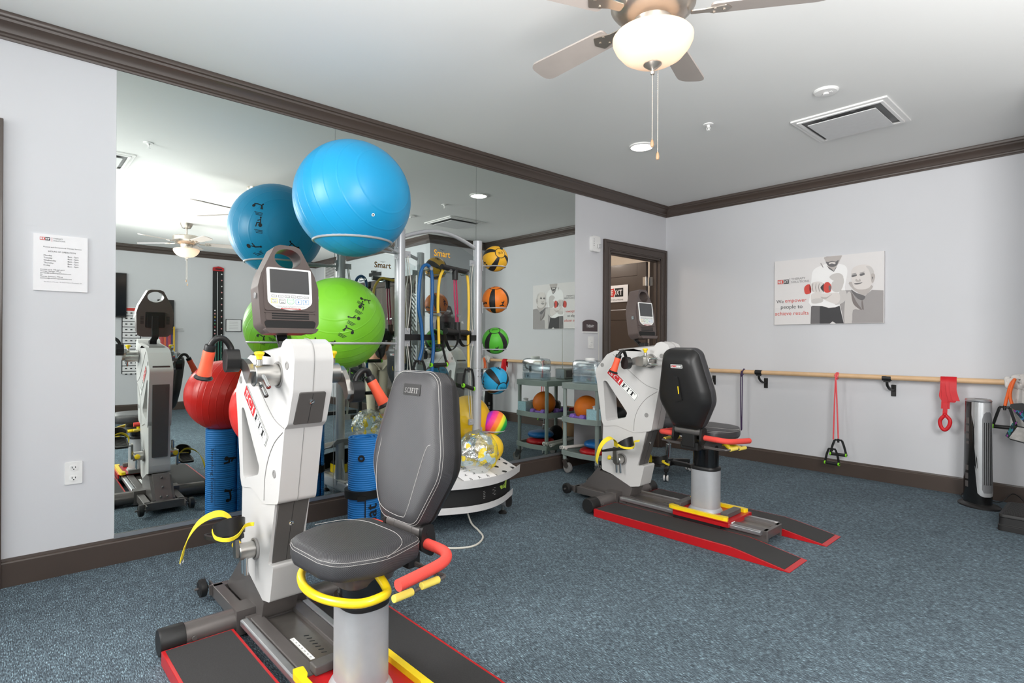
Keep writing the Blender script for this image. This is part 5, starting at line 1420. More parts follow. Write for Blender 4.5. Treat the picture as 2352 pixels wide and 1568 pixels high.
mb = MB(); mb.lathe([(.104, .238), (.1165, .24), (.1170, .288), (.104, .29)], None, 40); mb.box((.114 * math.cos(ca_ - .1), .114 * math.sin(ca_ - .1), .25), (.03, .05, .03), M.Rotation(ca_, 4, 'Z')); mb.build('strap', m_blackmatte, mm)
mb = MB(); w_ = wrap(.1135, ca_ - .12)
mb.prism(circ(.021, 24), 0, .003, frame(w_(0, .495), (-math.sin(ca_ - .12), math.cos(ca_ - .12), 0), (0, 0, 1)), [circ(.009, 18)[::-1]]); mb.build('eyelet', m_black, mm)
mb = MB(); w_ = wrap(.1145, ca_ + .50)
me = stretch(text('mat', .1, offset=.001), .16, .062)
mb.mesh(me, lambda p: w_(-p.y, .130 + p.x)); mb.flat([(-.05, .03), (-.043, .03), (-.043, .235), (-.05, .235)], w_); mb.build('lettering', m_ink, mm, smooth=0, recalc=False)
m2 = rolled((.523, -4.655, 0), .122, .612, 'rolled blue ribbed mat under the red ball, printed with stretching figures')
mb = MB()
a0 = PI + .20
w_ = wrap(.1235, a0)
me = stretch(text('Stretching Exercises', .05), .36, .026)
mb.mesh(me, lambda p: w_(.075 - p.y * 1.0, .31 - p.x))
for kind, z in (('sit', .42), ('plank', .20)):
    figure(mb, kind, lambda x, y, z=z: w_(-.015 - y, z + x * -1), .075, .16)
    for q in stroke([(-.085, z - .09), (.055, z - .09), (.055, z + .09), (-.085, z + .09), (-.085, z - .09)], .0015): mb.flat(q, w_)
    mb.mesh(stretch(text('relax', .012), .035, .011), lambda p, z=z: w_(-.065 - p.y, z - p.x))
mb.build('lettering', m_ink, m2, smooth=0, recalc=False)
# ================================================================ utility cart and what stands on it
m_cart = mat('sage grey cart plastic', '8C9893', .5, bump=.1, bscale=300)
CO = V((.320, -1.590, 0))
t = thing('utility_cart', CO, 'three-shelf sage grey utility cart on casters between the mirror and the open door', 'cart')
X0, X1, Y0, Y1 = -.215, .215, -.30, .28
for z0, z1 in ((.165, .210), (.475, .525), (.785, .838)):
    out = []
    for q in range(9): out.append((X0 + (X1 - X0) * q / 8, Y0 - .028 * math.sin(PI * q / 8)))
    for q in range(9): out.append((X1 + .016 * math.sin(PI * q / 8), Y0 + (Y1 - Y0) * q / 8))
    for q in range(9): out.append((X1 + (X0 - X1) * q / 8, Y1 + .02 * math.sin(PI * q / 8)))
    for q in range(9): out.append((X0 - .016 * math.sin(PI * q / 8), Y1 + (Y0 - Y1) * q / 8))
    o2 = []
    for p in out:
        if not o2 or (V(p) - V(o2[-1])).length > 1e-4: o2.append(p)
    if (V(o2[0]) - V(o2[-1])).length < 1e-4: o2.pop()
    inn = [(p[0] * .955, p[1] * .965) for p in o2]
    mb = MB(); mb.prism(o2, z0, z1, None, [inn[::-1]] if z1 < .8 else []); mb.prism([(p[0] * .96, p[1] * .97) for p in o2], z0 + .006, z0 + (.014 if z1 < .8 else .030)); mb.build('shelf', m_cart, t, bevel=.004)
for x in (X0 + .022, X1 - .022):
    for y in (Y0 + .022, Y1 - .022):
        mb = MB(); mb.cyl((x, y, .125), (x, y, .80), .0185, n=20); lg = mb.build('leg', m_cart, t)
        mb = MB()
        mb.lathe([(.021, .118), (.021, .126), (0, .126)], M.Translation((x, y, 0)), 16)
        an = .35
        for s in (-1, 1): mb.box((0, 0, 0), (.05, .004, .075), M.Translation((x + .02, y + s * .014, .085)) @ M.Rotation(R(-25), 4, 'Y'))
        mb.cyl((x + .04, y - .02, .048), (x + .04, y + .02, .048), .006, n=10); ck = mb.build('caster', m_steel, t)
        mb = MB(); mb.lathe([(.012, -.010), (.034, -.011), (.036, -.014), (.047, -.012), (.048, 0), (.047, .012), (.036, .014), (.034, .011), (.012, .010)], frame((x + .04, y, .048), (1, 0, 0), (0, 0, 1)), 26); mb.build('wheel', m_recess, ck)

# water jug
JO = V((.345, -1.795, .838))
t = thing('water_jug', JO, 'clear blue-tinted water dispenser jug with a white cap on top of the utility cart', 'water jug')
mb = MB()
def jr(w, d, z, r=.03): return [(p[0], p[1], z) for p in rrect(w, d, r, 4)]
mb.loft([jr(.290, .125, .0), jr(.298, .132, .012), jr(.298, .132, .075), jr(.286, .120, .082), jr(.298, .132, .090), jr(.298, .132, .185), jr(.285, .120, .205), jr(.24, .09, .214)], cap=False)
mb.build('jug_body', m_jug, t, smooth=40)
mb = MB()
for k in range(5): mb.tube([(p[0], p[1], .100 + k * .018) for p in rrect(.296, .130, .03, 4)], .0012, 5, closed=True)
mb.prism(rrect(.28, .115, .03), .012, .066); mb.build('water', clear('water', 'EAF3F8', .12), t)
mb = MB(); mb.lathe([(.045, .205), (.047, .214), (.045, .232), (.040, .235), (0, .235)], M.Translation((.02, 0, 0)), 24); mb.build('cap', m_white, t)
mb = MB(); mb.cyl((.149, .02, .03), (.185, .02, .03), .011, n=14); mb.cyl((.178, .02, .04), (.178, .02, .005), .009, n=12); mb.box((.178, .02, .048), (.012, .03, .008)); mb.build('tap', m_white, t)
# radio with a raised aerial
DO = V((.245, -1.45, .838))
t = thing('radio', DO, 'small silver radio with a long raised aerial at the back of the cart top', 'radio')
mb = MB(); mb.prism(rrect(.13, .105, .012), 0, .21, frame((0, .105, .055), (1, 0, 0), (0, 0, 1))); mb.build('case', mat('radio grey', '9B9C96', .45), t, bevel=.006)
mb = MB(); mb.prism(rrect(.115, .09, .008), .2095, .214, frame((0, .105, .055), (1, 0, 0), (0, 0, 1))); mb.lathe([(.012, .21), (.012, .222), (0, .222)], frame((0, .105, .03), (1, 0, 0), (0, 0, 1)), 16); mb.build('front_panel', m_alu, t)
mb = MB(); mb.box((-.066, 0, .055), (.004, .17, .07)); mb.build('speaker', m_dgrey, t)
mb = MB(); mb.cyl((.0, -.07, .105), (.0, -.078, .56), .0028, .0016, n=8); mb.cyl((.0, -.07, .10), (.0, -.07, .125), .005, n=8); mb.build('aerial', m_cord, t)
# orange ball on the middle shelf
ball('orange_ball', (.285, -1.745, .489 + .116), .116, mat('orange ball vinyl', 'DE7316', .55, bump=.08, bscale=200), 'plain orange ball on the middle shelf of the utility cart', 'ball')
m_purp = mat('purple vinyl', '8460BE', .4)
def dumbbell(loc, rz, m, label, group=None, L=.19, r=.034):
    t_ = thing('dumbbell', loc, label, 'dumbbell', rz, group)
    mb = MB(); mb.cyl((-L / 2 + .03, 0, r), (L / 2 - .03, 0, r), .014, n=14); mb.build('handle', m, t_)
    for s in (-1, 1):
        mb = MB(); mb.lathe([(.020, -.030), (r, -.018), (r + .001, .018), (.020, .030), (0, .030)], M.Translation((s * (L / 2 - .03), 0, r)) @ M.Rotation(PI / 2, 4, 'Y') @ M.Rotation(PI / 6, 4, 'Z'), 6); mb.build('head', m, t_, smooth=0, bevel=.004)
dumbbell((.265, -1.845, .489), R(-6), m_purp, 'purple dumbbell in front of the orange ball on the cart')
dumbbell((.20, -1.60, .489), R(80), m_purp, 'purple dumbbell behind the orange ball on the cart, clearest in the mirror')
dumbbell((.18, -1.40, .489), R(75), m_red, 'red dumbbell at the back of the middle cart shelf, seen in the mirror')
t = thing('tissue_box', (.462, -1.83, .489), 'pale blue speckled tissue box at the front corner of the middle cart shelf', 'tissue box')
m_tis = mat('tissue box print', 'A9D0DE', .6, var=.45, nscale=120)
mb = MB(); mb.box((0, 0, .0625), (.115, .115, .125)); mb.build('carton', m_tis, t, bevel=.002)
mb = MB(); mb.loft([[(p[0], p[1], z) for p in circ(rr, 10)] for rr, z in ((.026, .124), (.022, .14), (.03, .150), (.012, .158))]); mb.build('tissue', m_paper, t)
# balance discs
def disc(loc, r, col, label):
    mb = MB(); mb.lathe([(0, 0), (r * .75, .002), (r * .94, .012), (r, .030), (r * .94, .048), (r * .80, .058), (r * .5, .062), (0, .063)], None, 48)
    o = mb.build('balance_disc', ridge_bump(mat(label[:8] + ' disc vinyl', col, .35), 0, 500, 2, .3, .002), smooth=60); o.location = loc
    tag(o, label, 'balance disc')
disc((.365, -1.715, .180), .145, 'C01B20', 'red inflated balance disc on the lowest cart shelf')
disc((.385, -1.690, .245), .135, '1C70B8', 'blue inflated balance disc lying on the red one on the cart')
m_pvc = mat('white pipe', 'E2DDD6', .4, var=.08)
for k, (a, b_, lb) in enumerate((((.075, -1.85, .222), (.185, -1.42, .222), 'plain white plastic pipe on the lowest cart shelf, nearest the mirror'), ((.13, -1.885, .232), (.21, -1.40, .225), 'white plastic pipe with a tee end, poking out beside the red disc'))):
    t = thing('pipe', a, lb, 'pipe')
    d = V(b_) - V(a)
    mb = MB(); mb.cyl((0, 0, 0), d, .0125, n=16); mb.build('rod', m_pvc, t)
    mb = MB(); q = d.normalized(); mb.cyl(-q * .02, q * .035, .0165, n=16); sd = V((-q.y, q.x, 0))
    if k: mb.cyl(-sd * .028 + q * .008, sd * .028 + q * .008, .0165, n=16)
    mb.mi = 1; mb.cyl(-q * .0202, -q * .019, .011, n=14); mb.build('fitting', [m_pvc, m_recess], t)
# black cap on the back of the shelf, black bag below
mb = MB(); mb.sphere((0, 0, 0), .085, 24, 12, (1, 1.1, 1.0))
for v in mb.bm.verts:
    v.co += V((math.sin(v.co.z * 40 + v.co.y * 25), math.sin(v.co.x * 38), math.sin(v.co.y * 33 + v.co.x * 20))) * .008
    v.co.z = max(v.co.z, -.03)
o = mb.build('black_cap', m_blackmatte, smooth=60); o.location = (.43, -1.47, .489 + .03); tag(o, 'crumpled black cap at the back of the middle cart shelf', 'cap')
mb = MB(); mb.sphere((0, 0, 0), .085, 24, 12, (.9, 1.1, 1.0))
for v in mb.bm.verts:
    v.co += V((math.sin(v.co.z * 30 + v.co.y * 25), math.sin(v.co.x * 28), math.sin(v.co.y * 33 + v.co.x * 20))) * .007
    v.co.z = max(v.co.z, -.07)
o = mb.build('drawstring_bag', m_blackmatte, smooth=60); o.location = (.40, -1.45, .180 + .07); tag(o, 'small black bag behind the discs on the lowest cart shelf', 'bag')
# wooden board leaning behind the cart
mb = MB()
m_board = mat('birch board', 'B98F66', .55, var=.1, nscale=5)
mtb = M.Translation((.30, -1.225, .0)) @ M.Rotation(R(-7), 4, 'X') @ frame((0, 0, 0), (1, 0, 0), (0, 0, 1))
mb.prism(rounded([(-.16, .0), (.20, .0), (.26, .10), (.22, .52), (-.20, .52), (-.21, .10)], .02), -.012, .012, mtb); mb.build('wooden_board', m_board, bevel=.003); tag(COL.objects['wooden_board'], 'tan wooden board standing upright behind the utility cart', 'board')

# ---------------------------------------------------------------- rolling stool behind the far machine
SO = V((.815, -1.200, 0))
t = thing('rolling_stool', SO, 'black rolling stool with white-rimmed casters behind the far exercise machine', 'stool')
mb = MB(); mb.lathe([(.14, .455), (.178, .462), (.186, .478), (.186, .525), (.176, .545), (.14, .555), (0, .557)], None, 40); mb.build('seat', m_vinyl, t, smooth=50)
mb = MB(); mb.cyl((0, 0, .10), (0, 0, .28), .026); mb.cyl((0, 0, .28), (0, 0, .455), .014); mb.build('gas_column', m_chrome, t)
mb = MB(); mb.box((0, 0, .447), (.16, .16, .012)); mb.cyl((.0, 0, .44), (.14, .08, .43), .005, n=8); mb.build('seat_plate', m_black, t)
mb = MB()
for k in range(5):
    a = R(-62 + 72 * k)
    e = V((math.cos(a), math.sin(a), 0)) * .285
    mb.loft([[V((math.cos(a), math.sin(a), 0)) * d + V((-math.sin(a), math.cos(a), 0)) * (w * q[0]) + V((0, 0, z + h_ * q[1])) for q in ((-1, -1), (1, -1), (1, 1), (-1, 1))] for d, w, z, h_ in ((.02, .026, .115, .022), (.15, .022, .11, .018), (.285, .018, .095, .016))])
mb.cyl((0, 0, .085), (0, 0, .15), .042, n=24); mb.build('star_base', m_black, t, bevel=.004)
for k in range(5):
    a = R(-62 + 72 * k); e = V((math.cos(a), math.sin(a), 0)) * .285
    mb = MB(); mb.cyl(e + V((0, 0, .04)), e + V((0, 0, .085)), .010, n=10); mb.box(e + V((0, 0, .05)), (.016, .016, .03)); ck = mb.build('caster', m_black, t)
    for s in (-1, 1):
        mb = MB(); mb.lathe([(.018, -.008), (.018, .0095), (.0, .0095)], frame(e + V((-math.sin(a) * s * .014, math.cos(a) * s * .014, .0265)), (math.cos(a), math.sin(a), 0), (0, 0, s)) , 18)
        mb.mi = 1; mb.lathe([(.018, -.008), (.026, -.007), (.0265, .004), (.022, .0085), (.018, .0085)], frame(e + V((-math.sin(a) * s * .014, math.cos(a) * s * .014, .0265)), (math.cos(a), math.sin(a), 0), (0, 0, s)), 18)
        mb.build('wheel', [m_black, m_white], ck)

# ---------------------------------------------------------------- wall barre and what hangs on it
RY, RZ = -.130, .924
t = thing('wall_barre', (1.9, RY, RZ), 'long pale wooden barre on black brackets along the right wall', 'barre')
BO = V((1.9, RY, RZ))
mb = MB(); mb.cyl((.45, RY, RZ - .004), (3.33, RY, RZ + .010), .0215, n=24); rl = sub(mb, 'rail', m_wood, t, BO)
for x in (.60, 1.166, 2.277, 3.30):
    mb = MB(); mb.cyl((x - .034, RY, RZ), (x + .034, RY, RZ), .0245, n=24); mb.box((x, RY, RZ - .028), (.05, .014, .014))
    mb.ribbon(smooth([(x, RY + .002, RZ - .026), (x + .002, RY + .012, RZ - .065), (x + .012, RY + .055, RZ - .100), (x + .02, -.012, RZ - .108)], 6), (.020, 0, 0), .008)
    mb.box((x + .02, -.007, RZ - .112), (.036, .013, .100)); sub(mb, 'bracket', m_black, t, BO, bevel=.002)
m_band = mat('purple latex', '3E2A4E', .5)
mb = MB()
for dx in (-.010, .006):
    mb.tube(smooth([(1.005 + dx * .5, RY - .026, RZ + .01), (1.004 + dx, RY - .028, RZ - .06), (1.003 + dx, RY - .027, RZ - .3), (1.004 + dx * .5, RY - .026, .34)], 5), .0055, 8)
mb.tube(smooth([(1.0, RY - .028, RZ - .03), (1.012, RY - .026, RZ + .006), (1.014, RY, RZ + .0275), (1.004, RY + .026, RZ), (1.0, RY, RZ - .028), (.995, RY - .028, RZ - .05)], 5), .0065, 8)
mb.tube(smooth([(.990, RY - .026, RZ - .028), (1.006, RY - .032, RZ - .038), (1.022, RY - .026, RZ - .022)], 4), .006, 8)
mb.tube(smooth([(1.000, RY - .026, .345), (1.004, RY - .026, .325), (1.008, RY - .026, .345)], 4), .0055, 8)
tag(mb.build('loop_band', m_band, smooth=60), 'thin dark purple band looped over the wooden barre', 'resistance band')
base = V((1.888, RY, RZ))
t = thing('resistance_tube', base, 'coral red resistance tube hanging over the barre below the poster', 'resistance band')
m_coral = mat('coral latex', 'E5545A', .4)
mb = MB()
mb.tube([V(p) - base for p in smooth([(1.868, RY - .030, .345), (1.874, RY - .030, .60), (1.882, RY - .030, .86), (1.884, RY - .024, RZ + .012), (1.887, RY, RZ + .028), (1.890, RY + .024, RZ), (1.889, RY, RZ - .028), (1.886, RY - .027, RZ - .03), (1.890, RY - .032, RZ - .08), (1.900, RY - .034, .62), (1.911, RY - .036, .36)], 7)], .0062, 10)
mb.tube([V(p) - base for p in smooth([(1.876, RY - .026, RZ + .012), (1.889, RY - .03, RZ - .02), (1.900, RY - .024, RZ + .01), (1.898, RY, RZ + .028)], 4)], .0062, 8); mb.build('tube', m_coral, t)
handle(t, V((1.911, RY - .036, .345)) - base, .125, .130, dirv=(1, .1, 0), tilt=.0); handle(t, V((1.868, RY - .060, .262)) - base, .118, .130, dirv=(1, -.1, 0), tilt=.0)
m_rband = mat('red latex sheet', 'C8141F', .5, var=.08, nscale=20)
mb = MB()
def fold(xs, top, w0, yy):
    mb.ribbon(smooth([(xs[0], yy + .03, top - .01), (xs[0], RY - .002, RZ + .029), (xs[0] + .004, RY - .030, RZ)] + [(x_, yy, z_) for x_, z_ in xs[1]], 5), (w0, .006, 0), .001)
fold((2.690, [(2.690, .86), (2.695, .82), (2.692, .75), (2.690, .70)]), .86, .055, RY - .034)
fold((2.735, [(2.740, .86), (2.752, .80), (2.762, .768)]), .84, .045, RY - .040)
fold((2.712, [(2.720, .84), (2.735, .775), (2.728, .755)]), .84, .05, RY - .037)
fold((2.668, [(2.670, .86), (2.664, .80), (2.682, .76)]), .84, .030, RY - .031)
mb.ribbon(smooth([(2.692, RY - .036, .74), (2.690, RY - .038, .69), (2.688, RY - .038, .655)], 5), (.030, .004, 0), .003)
mb.tube(smooth([(2.688, RY - .038, .650), (2.658, RY - .038, .605), (2.664, RY - .038, .555), (2.688, RY - .038, .530), (2.714, RY - .038, .560), (2.722, RY - .038, .610), (2.692, RY - .038, .650)], 5), .010, 8, flat=1.4)
mb.sphere((2.689, RY - .038, .655), .014, 12, 8)
tag(mb.build('exercise_band', m_rband, smooth=60), 'bright red flat exercise band knotted into a loop, draped over the barre', 'resistance band')

# white cloth, orange tube and patterned bag at the right edge
m_cloth = mat('off white cloth', 'DCD8D4', .9, var=.05, nscale=20, bump=.4, bscale=40)
mb = MB()
random.seed(11)
for k in range(7):
    pts = []
    a0 = k * .9
    for q in range(12):
        a = a0 + q * .55
        pts.append((3.125 + (k - 3) * .018 + .012 * math.sin(a * 1.7), RY + (.034 + .010 * math.sin(k * 2 + q)) * math.cos(a), RZ + .012 + (.034 + .012 * math.cos(k + q)) * math.sin(a)))
    mb.tube(smooth(pts, 4), [.017 + .006 * math.sin(i * .5 + k) for i in range(45)], 10)
mb.sphere((3.115, RY - .01, RZ + .048), .026, 14, 8, (1.3, .8, .9)); mb.sphere((3.10, RY - .03, RZ + .02), .03, 14, 8, (1.2, .7, .9))
n_ = 22
rings = []
for q in range(9):
    z = RZ + .0 - q * .045
    rings.append([(3.085 + .19 * i / n_, RY - .030 - .010 * math.sin(i * 1.3 + q * .4) - .008 * math.sin(i * .5), z - .01 * math.sin(i * .7)) for i in range(n_ + 1)])
rb = [[(x, y + .006, z) for x, y, z in r_] for r_ in rings]
mb.loft([r_ + s_[::-1] for r_, s_ in zip(rings, rb)])
tag(mb.build('towel', m_cloth, smooth=80), 'off-white cloth bunched over the barre at the right edge', 'towel')
base = V((3.14, RY - .07, RZ))
t = thing('resistance_tube', base, 'orange resistance tube with a black triangle handle hung over the white cloth', 'resistance band')
mb = MB(); mb.tube([V(p) - base for p in smooth([(3.060, RY - .085, .762), (3.072, RY - .085, .83), (3.092, RY - .088, .92), (3.115, RY - .090, .962), (3.105, RY - .100, .93), (3.090, RY - .100, .85), (3.102, RY - .100, .775), (3.130, RY - .100, .725)], 7)], .0105, 12); mb.build('tube', mat('orange latex', 'EE6A2C', .4), t)
handle(t, V((3.058, RY - .085, .750)) - base, .135, .150, dirv=(1, -.12, 0), tilt=.0)
m_pat = mat('patterned webbing', '1D4A52', .7)
nt, b, new, link = nodes(m_pat)
tc = new('ShaderNodeTexCoord'); vo = new('ShaderNodeTexVoronoi'); vo.inputs['Scale'].default_value = 60; mp = new('ShaderNodeMapping'); mp.inputs['Scale'].default_value = (1.6, 1, .7)
link(tc.outputs['Object'], mp.inputs['Vector']); link(mp.outputs['Vector'], vo.inputs['Vector']); sp = new('ShaderNodeSeparateColor'); link(vo.outputs['Color'], sp.inputs[0])
cr = new('ShaderNodeValToRGB'); cr.color_ramp.interpolation = 'CONSTANT'; el = cr.color_ramp.elements; el[0].color = lin('10262E'); el[1].position = .4; el[1].color = lin('1F6E66')
for p_, c_ in ((.65, '123A4A'), (.8, '8E2F8A'), (.9, '3C7FA8')): x = el.new(p_); x.color = lin(c_)
link(sp.outputs[0], cr.inputs['Fac']); link(cr.outputs['Color'], b.inputs['Base Color'])
base = V((3.18, RY - .10, .74))
t = thing('mesh_bag', base, 'dark patterned bag with a pale mesh pocket, cut off by the right edge', 'bag')
mb = MB(); mb.prism(rounded([(-.075, .0), (.14, .005), (.14, -.13), (.01, -.12)], .01), -.012, .012, frame((0, 0, 0), (1, 0, 0), (0, 0, 1))); mb.prism(rounded([(-.075, -.10), (-.045, -.085), (-.095, -.215), (-.115, -.20)], .006), -.016, .016, frame((0, 0, 0), (1, 0, 0), (0, 0, 1))); mb.build('fabric', m_pat, t, bevel=.002)
mb = MB(); mb.prism(rounded([(-.05, -.125), (.14, -.145), (.14, -.265), (-.095, -.215)], .01), -.010, .010, frame((0, 0, 0), (1, 0, 0), (0, 0, 1))); mb.build('mesh_pocket', mat('pale mesh', 'B9B5B0', .6, var=.4, nscale=30), t, bevel=.002)
mb = MB(); mb.tube([(-.05, -.012, -.122), (-.098, -.012, -.212), (-.085, -.012, -.222), (.14, -.012, -.272)], .004, 8); mb.tube([(-.05, -.012, -.122), (.14, -.012, -.142)], .004, 8); mb.prism(rounded([(-.085, .04), (-.02, .05), (.02, .02), (.14, .01), (.14, -.01), (-.06, -.004), (-.09, .02)], .01), -.016, .016, frame((0, 0, 0), (1, 0, 0), (0, 0, 1))); mb.build('binding', m_black, t)

# ---------------------------------------------------------------- tower heater and step platform
HO = V((2.925, -.300, 0))
t = thing('tower_heater', HO, 'tall black and silver tower heater standing on the carpet by the right wall', 'heater', R(45))
# local: front faces -y
mb = MB(); mb.lathe([(.150, 0), (.150, .008), (.14, .016), (.08, .026), (.06, .03), (0, .03)], M.Scale(.78, 4, (1, 0, 0)) @ M.Scale(1, 4), 48); mb.build('base', m_black, t)
def sec(hw_, d0, d1, z, n=10):
    """rounded front at -d0, flat back at d1"""
    p = [(-hw_, d1 * .6), (-hw_ * .8, d1), (hw_ * .8, d1), (hw_, d1 * .6)]
    for q in range(n + 1):
        a = PI * q / n
        p.append((hw_ * math.cos(a), -d0 * math.sin(a) ** .8))
    return [(x, y, z) for x, y in p]
mb = MB(); mb.loft([sec(.070, .085, .085, .022), sec(.070, .085, .085, .06), sec(.068, .080, .082, .40), sec(.062, .072, .078, .785), sec(.060, .07, .076, .79)]); mb.build('housing', mat('gloss black heater', '131313', .22, coat=.4), t)
mb = MB()
def fr(hw_, d0, z, w0, w1, n=16):
    return [(hw_ * math.cos(a), -d0 * math.sin(a) ** .8 - .004, z) for a in [PI * (w0 + (w1 - w0) * q / n) for q in range(n + 1)]]
rows = []
for z, w0, w1 in ((.085, .40, .62), (.092, .30, .72), (.11, .20, .80), (.2, .16, .84), (.45, .10, .94), (.70, .02, 1.0), (.765, .0, 1.0), (.80, .0, 1.0)):
    f_ = (z - .022) / .77
    hh = .0705 - .0085 * f_; dd = .0855 - .013 * f_
    rows.append(fr(hh, dd, z, w0, w1))
inner = [[(x * .93, y + .006, z) for x, y, z in r_] for r_ in rows]
mb.loft([a + b_[::-1] for a, b_ in zip(rows, inner)]); fr_ = mb.build('front_fascia', mat('heater silver', 'C9CACB', .3, .6), t, smooth=50)
mb = MB(); mb.loft([sec(.062, .078, .078, .783), sec(.066, .080, .08, .795), sec(.060, .072, .075, .806), sec(.04, .05, .05, .810)]); mb.mi = 1; mb.box((0, -.01, .8105), (.05, .06, .003)); mb.build('control_top', [m_alu, m_screen], t)
mb = MB()
ga = [PI * (.32 + .36 * q / 12) for q in range(13)]
for z0, z1 in ((.12, .70),):
    rr_ = []
    for z in (.115, .14, .66, .70, .715):
        f_ = (z - .022) / .77
        hh = .0715 - .0085 * f_; dd = .0865 - .013 * f_
        sh = 1 if .13 < z < .69 else (.75 if z != .715 else .4)
        rr_.append([(hh * math.cos(PI / 2 + (a - PI / 2) * sh), -dd * math.sin(PI / 2 + (a - PI / 2) * sh) ** .8 - .006, z) for a in ga])
    mb.loft([r_ + [(x * .97, y + .004, z) for x, y, z in r_][::-1] for r_ in rr_])
gp = mb.build('grille_panel', mat('heater grey', '77787A', .4, .4), t)
mb = MB()
for q in range(1, 12):
    a = ga[q]
    mb.mi = q % 2
    mb.tube([((.072 - .0085 * f_) * math.cos(a), -(.087 - .013 * f_) * math.sin(a) ** .8 - .007, .022 + .77 * f_) for f_ in (.20, .4, .6, .8)], .0022, 6)
mb.build('louvres', [m_blackmatte, m_alu], gp)
mb = MB()
for k in range(9): mb.box((-.0685 + .0006 * k, .03, .16 + k * .06), (.003, .028, .045))
mb.build('side_vents', m_dgrey, t)
mb = MB(); mb.tube(smooth([(2.84, -.24, .012), (2.80, -.20, .03), (2.815, -.12, .05), (2.88, -.10, .03), (2.97, -.12, .012), (3.04, -.16, .03), (3.09, -.12, .09), (3.13, -.09, .07), (3.18, -.10, .01)], 7), .0035, 7); tag(mb.build('power_cord', m_black), 'thin black power cord looping behind the tower heater', 'cord')

SO = V((3.225, -.70, 0))
t = thing('step_platform', SO, 'low black ribbed step platform cut off by the right edge of the picture', 'step')
mb = MB(); mb.loft([[(p[0], p[1], z) for p in rrect(.235 * k, .45 * k, .03, 4)] for z, k in ((0, 1.0), (.035, .995), (.040, .965), (.085, .955), (.088, .965), (.10, .960), (.108, .945))]); mb.build('platform', m_blackrub, t, bevel=.003)
mb = MB()
for k in range(17): mb.box((0, -.19 + k * .0238, .1095), (.185, .012, .004))
mb.build('ribbed_top', m_black, t)

# ================================================================ what the mirror shows of the rest of the room
t = thing('wall_television', (XO - .04, -4.60, 1.94), 'black wall television on the far wall, seen only at the left edge of the mirror', 'television')
mb = MB(); mb.box((0, 0, 0), (.05, 1.26 * .5, .726)); mb.build('case', m_black, t, bevel=.004)
mb = MB(); mb.box((-.0265, 0, .004), (.002, 1.22 * .5, .69)); mb.build('screen', mat('tv glass', '0B0F16', .12), t)
t = thing('strip_chart', (XO - .006, -4.21, 1.20), 'white and black strip chart on the far wall beneath the television, seen in the mirror', 'chart')
mb = MB(); mb.box((0, 0, 0), (.012, .26, 1.10)); mb.build('board', m_paper, t)
mb = MB()
for k in range(12): mb.box((-.007, 0, .50 - k * .092), (.003, .26, .010))
for s in (-1, 1): mb.box((-.007, s * .128, 0), (.003, .012, 1.10))
for k in range(12):
    for q in range(3): mb.box((-.0068, -.07 + q * .07, .455 - k * .092), (.002, .03, .018))
mb.mi = 1; mb.box((-.0072, 0, .515), (.003, .24, .05)); mb.build('print', [m_ink, m_inkred], t)
t = thing('band_rack', (XO - .03, -3.72, 1.6), 'black wall rack of coloured exercise bands, behind the machine console in the mirror', 'rack')
mb = MB(); mb.box((0, 0, 0), (.05, .24, .60)); mb.mi = 1
for k in range(5): mb.cyl((-.02, -.09 + k * .045, -.20), (-.12, -.09 + k * .045, -.19), .005, n=8)
mb.cyl((-.02, .10, -.20), (-.02, .26, -.19), .004, n=8); mb.cyl((-.02, .10, -.23), (-.02, .28, -.23), .004, n=8); mb.build('back_board', [m_black, m_steel], t)
for k, (c_, nm) in enumerate((('D23A34', 'red'), ('C8302C', 'deep red'), ('E06A3C', 'orange'), ('8F3A63', 'plum'), ('E0463E', 'scarlet'), ('3A2C66', 'violet'), ('E3B92C', 'yellow'))):
    y = -3.81 + k * .034
    mb = MB(); mb.tube(smooth([(XO - .10, y - .008, .72), (XO - .10, y - .008, 1.38), (XO - .10, y, 1.41), (XO - .10, y + .008, 1.38), (XO - .10, y + .008, .70)], 5), .007, 8)
    tag(mb.build('exercise_tube', mat(nm + ' latex tube', c_, .5)), nm + ' exercise tube hanging from the black wall rack seen in the mirror', 'resistance band', 'tubes on the wall rack')
t = thing('band_board', (XO - .02, -2.895, 1.55), 'tall narrow black board with red top and rows of dots, seen in the mirror', 'board')
mb = MB(); mb.box((0, 0, -.04), (.03, .175, 1.92)); mb.build('board', m_black, t)
mb = MB(); mb.prism(rounded([(-.09, 0), (.09, 0), (.09, .06), (0, .085), (-.09, .06)], .01), -.02, .022, frame((0, 0, .915), (0, -1, 0), (0, 0, 1)) @ M.Rotation(0, 4, 'Z')); mb.mi = 1; mb.box((-.023, 0, .95), (.003, .11, .022)); mb.build('header', [m_red, m_ink], t)
cols = ['E8E8E8', 'E0A0A0', 'D8B24A', '5A7FB8', '5FA06A', 'B04A4A']
mm_ = [mat('dot ' + c_, c_, .5) for c_ in cols]
mb = MB()
for k in range(15): mb.mi = k % 2; mb.cyl((-.014, .055, .86 - k * .11), (-.019, .055, .86 - k * .11), .012, n=12)
for k in range(10): mb.mi = k % 6; mb.cyl((-.014, -.055, .20 - k * .06), (-.019, -.055, .20 - k * .06), .012, n=12)
mb.mi = 0; mb.box((-.016, -.015, .3), (.003, .008, 1.2)); mb.build('dots', mm_, t)
mb = MB()
for k in range(3): mb.tube(smooth([(XO - .055, -2.85 - k * .045, 1.30), (XO - .055, -2.85 - k * .045, .9), (XO - .055, -2.85 - k * .045, .45)], 4), .011, 8)
tag(mb.build('green_tubes', mat('dark green latex', '2E6B5A', .5)), 'dark green tubes hanging on the tall black board seen in the mirror', 'resistance band')
t = thing('framed_certificate', (XO - .012, -2.628, 1.485), 'small white certificate in a thin black frame beside the tall black board in the mirror', 'picture')
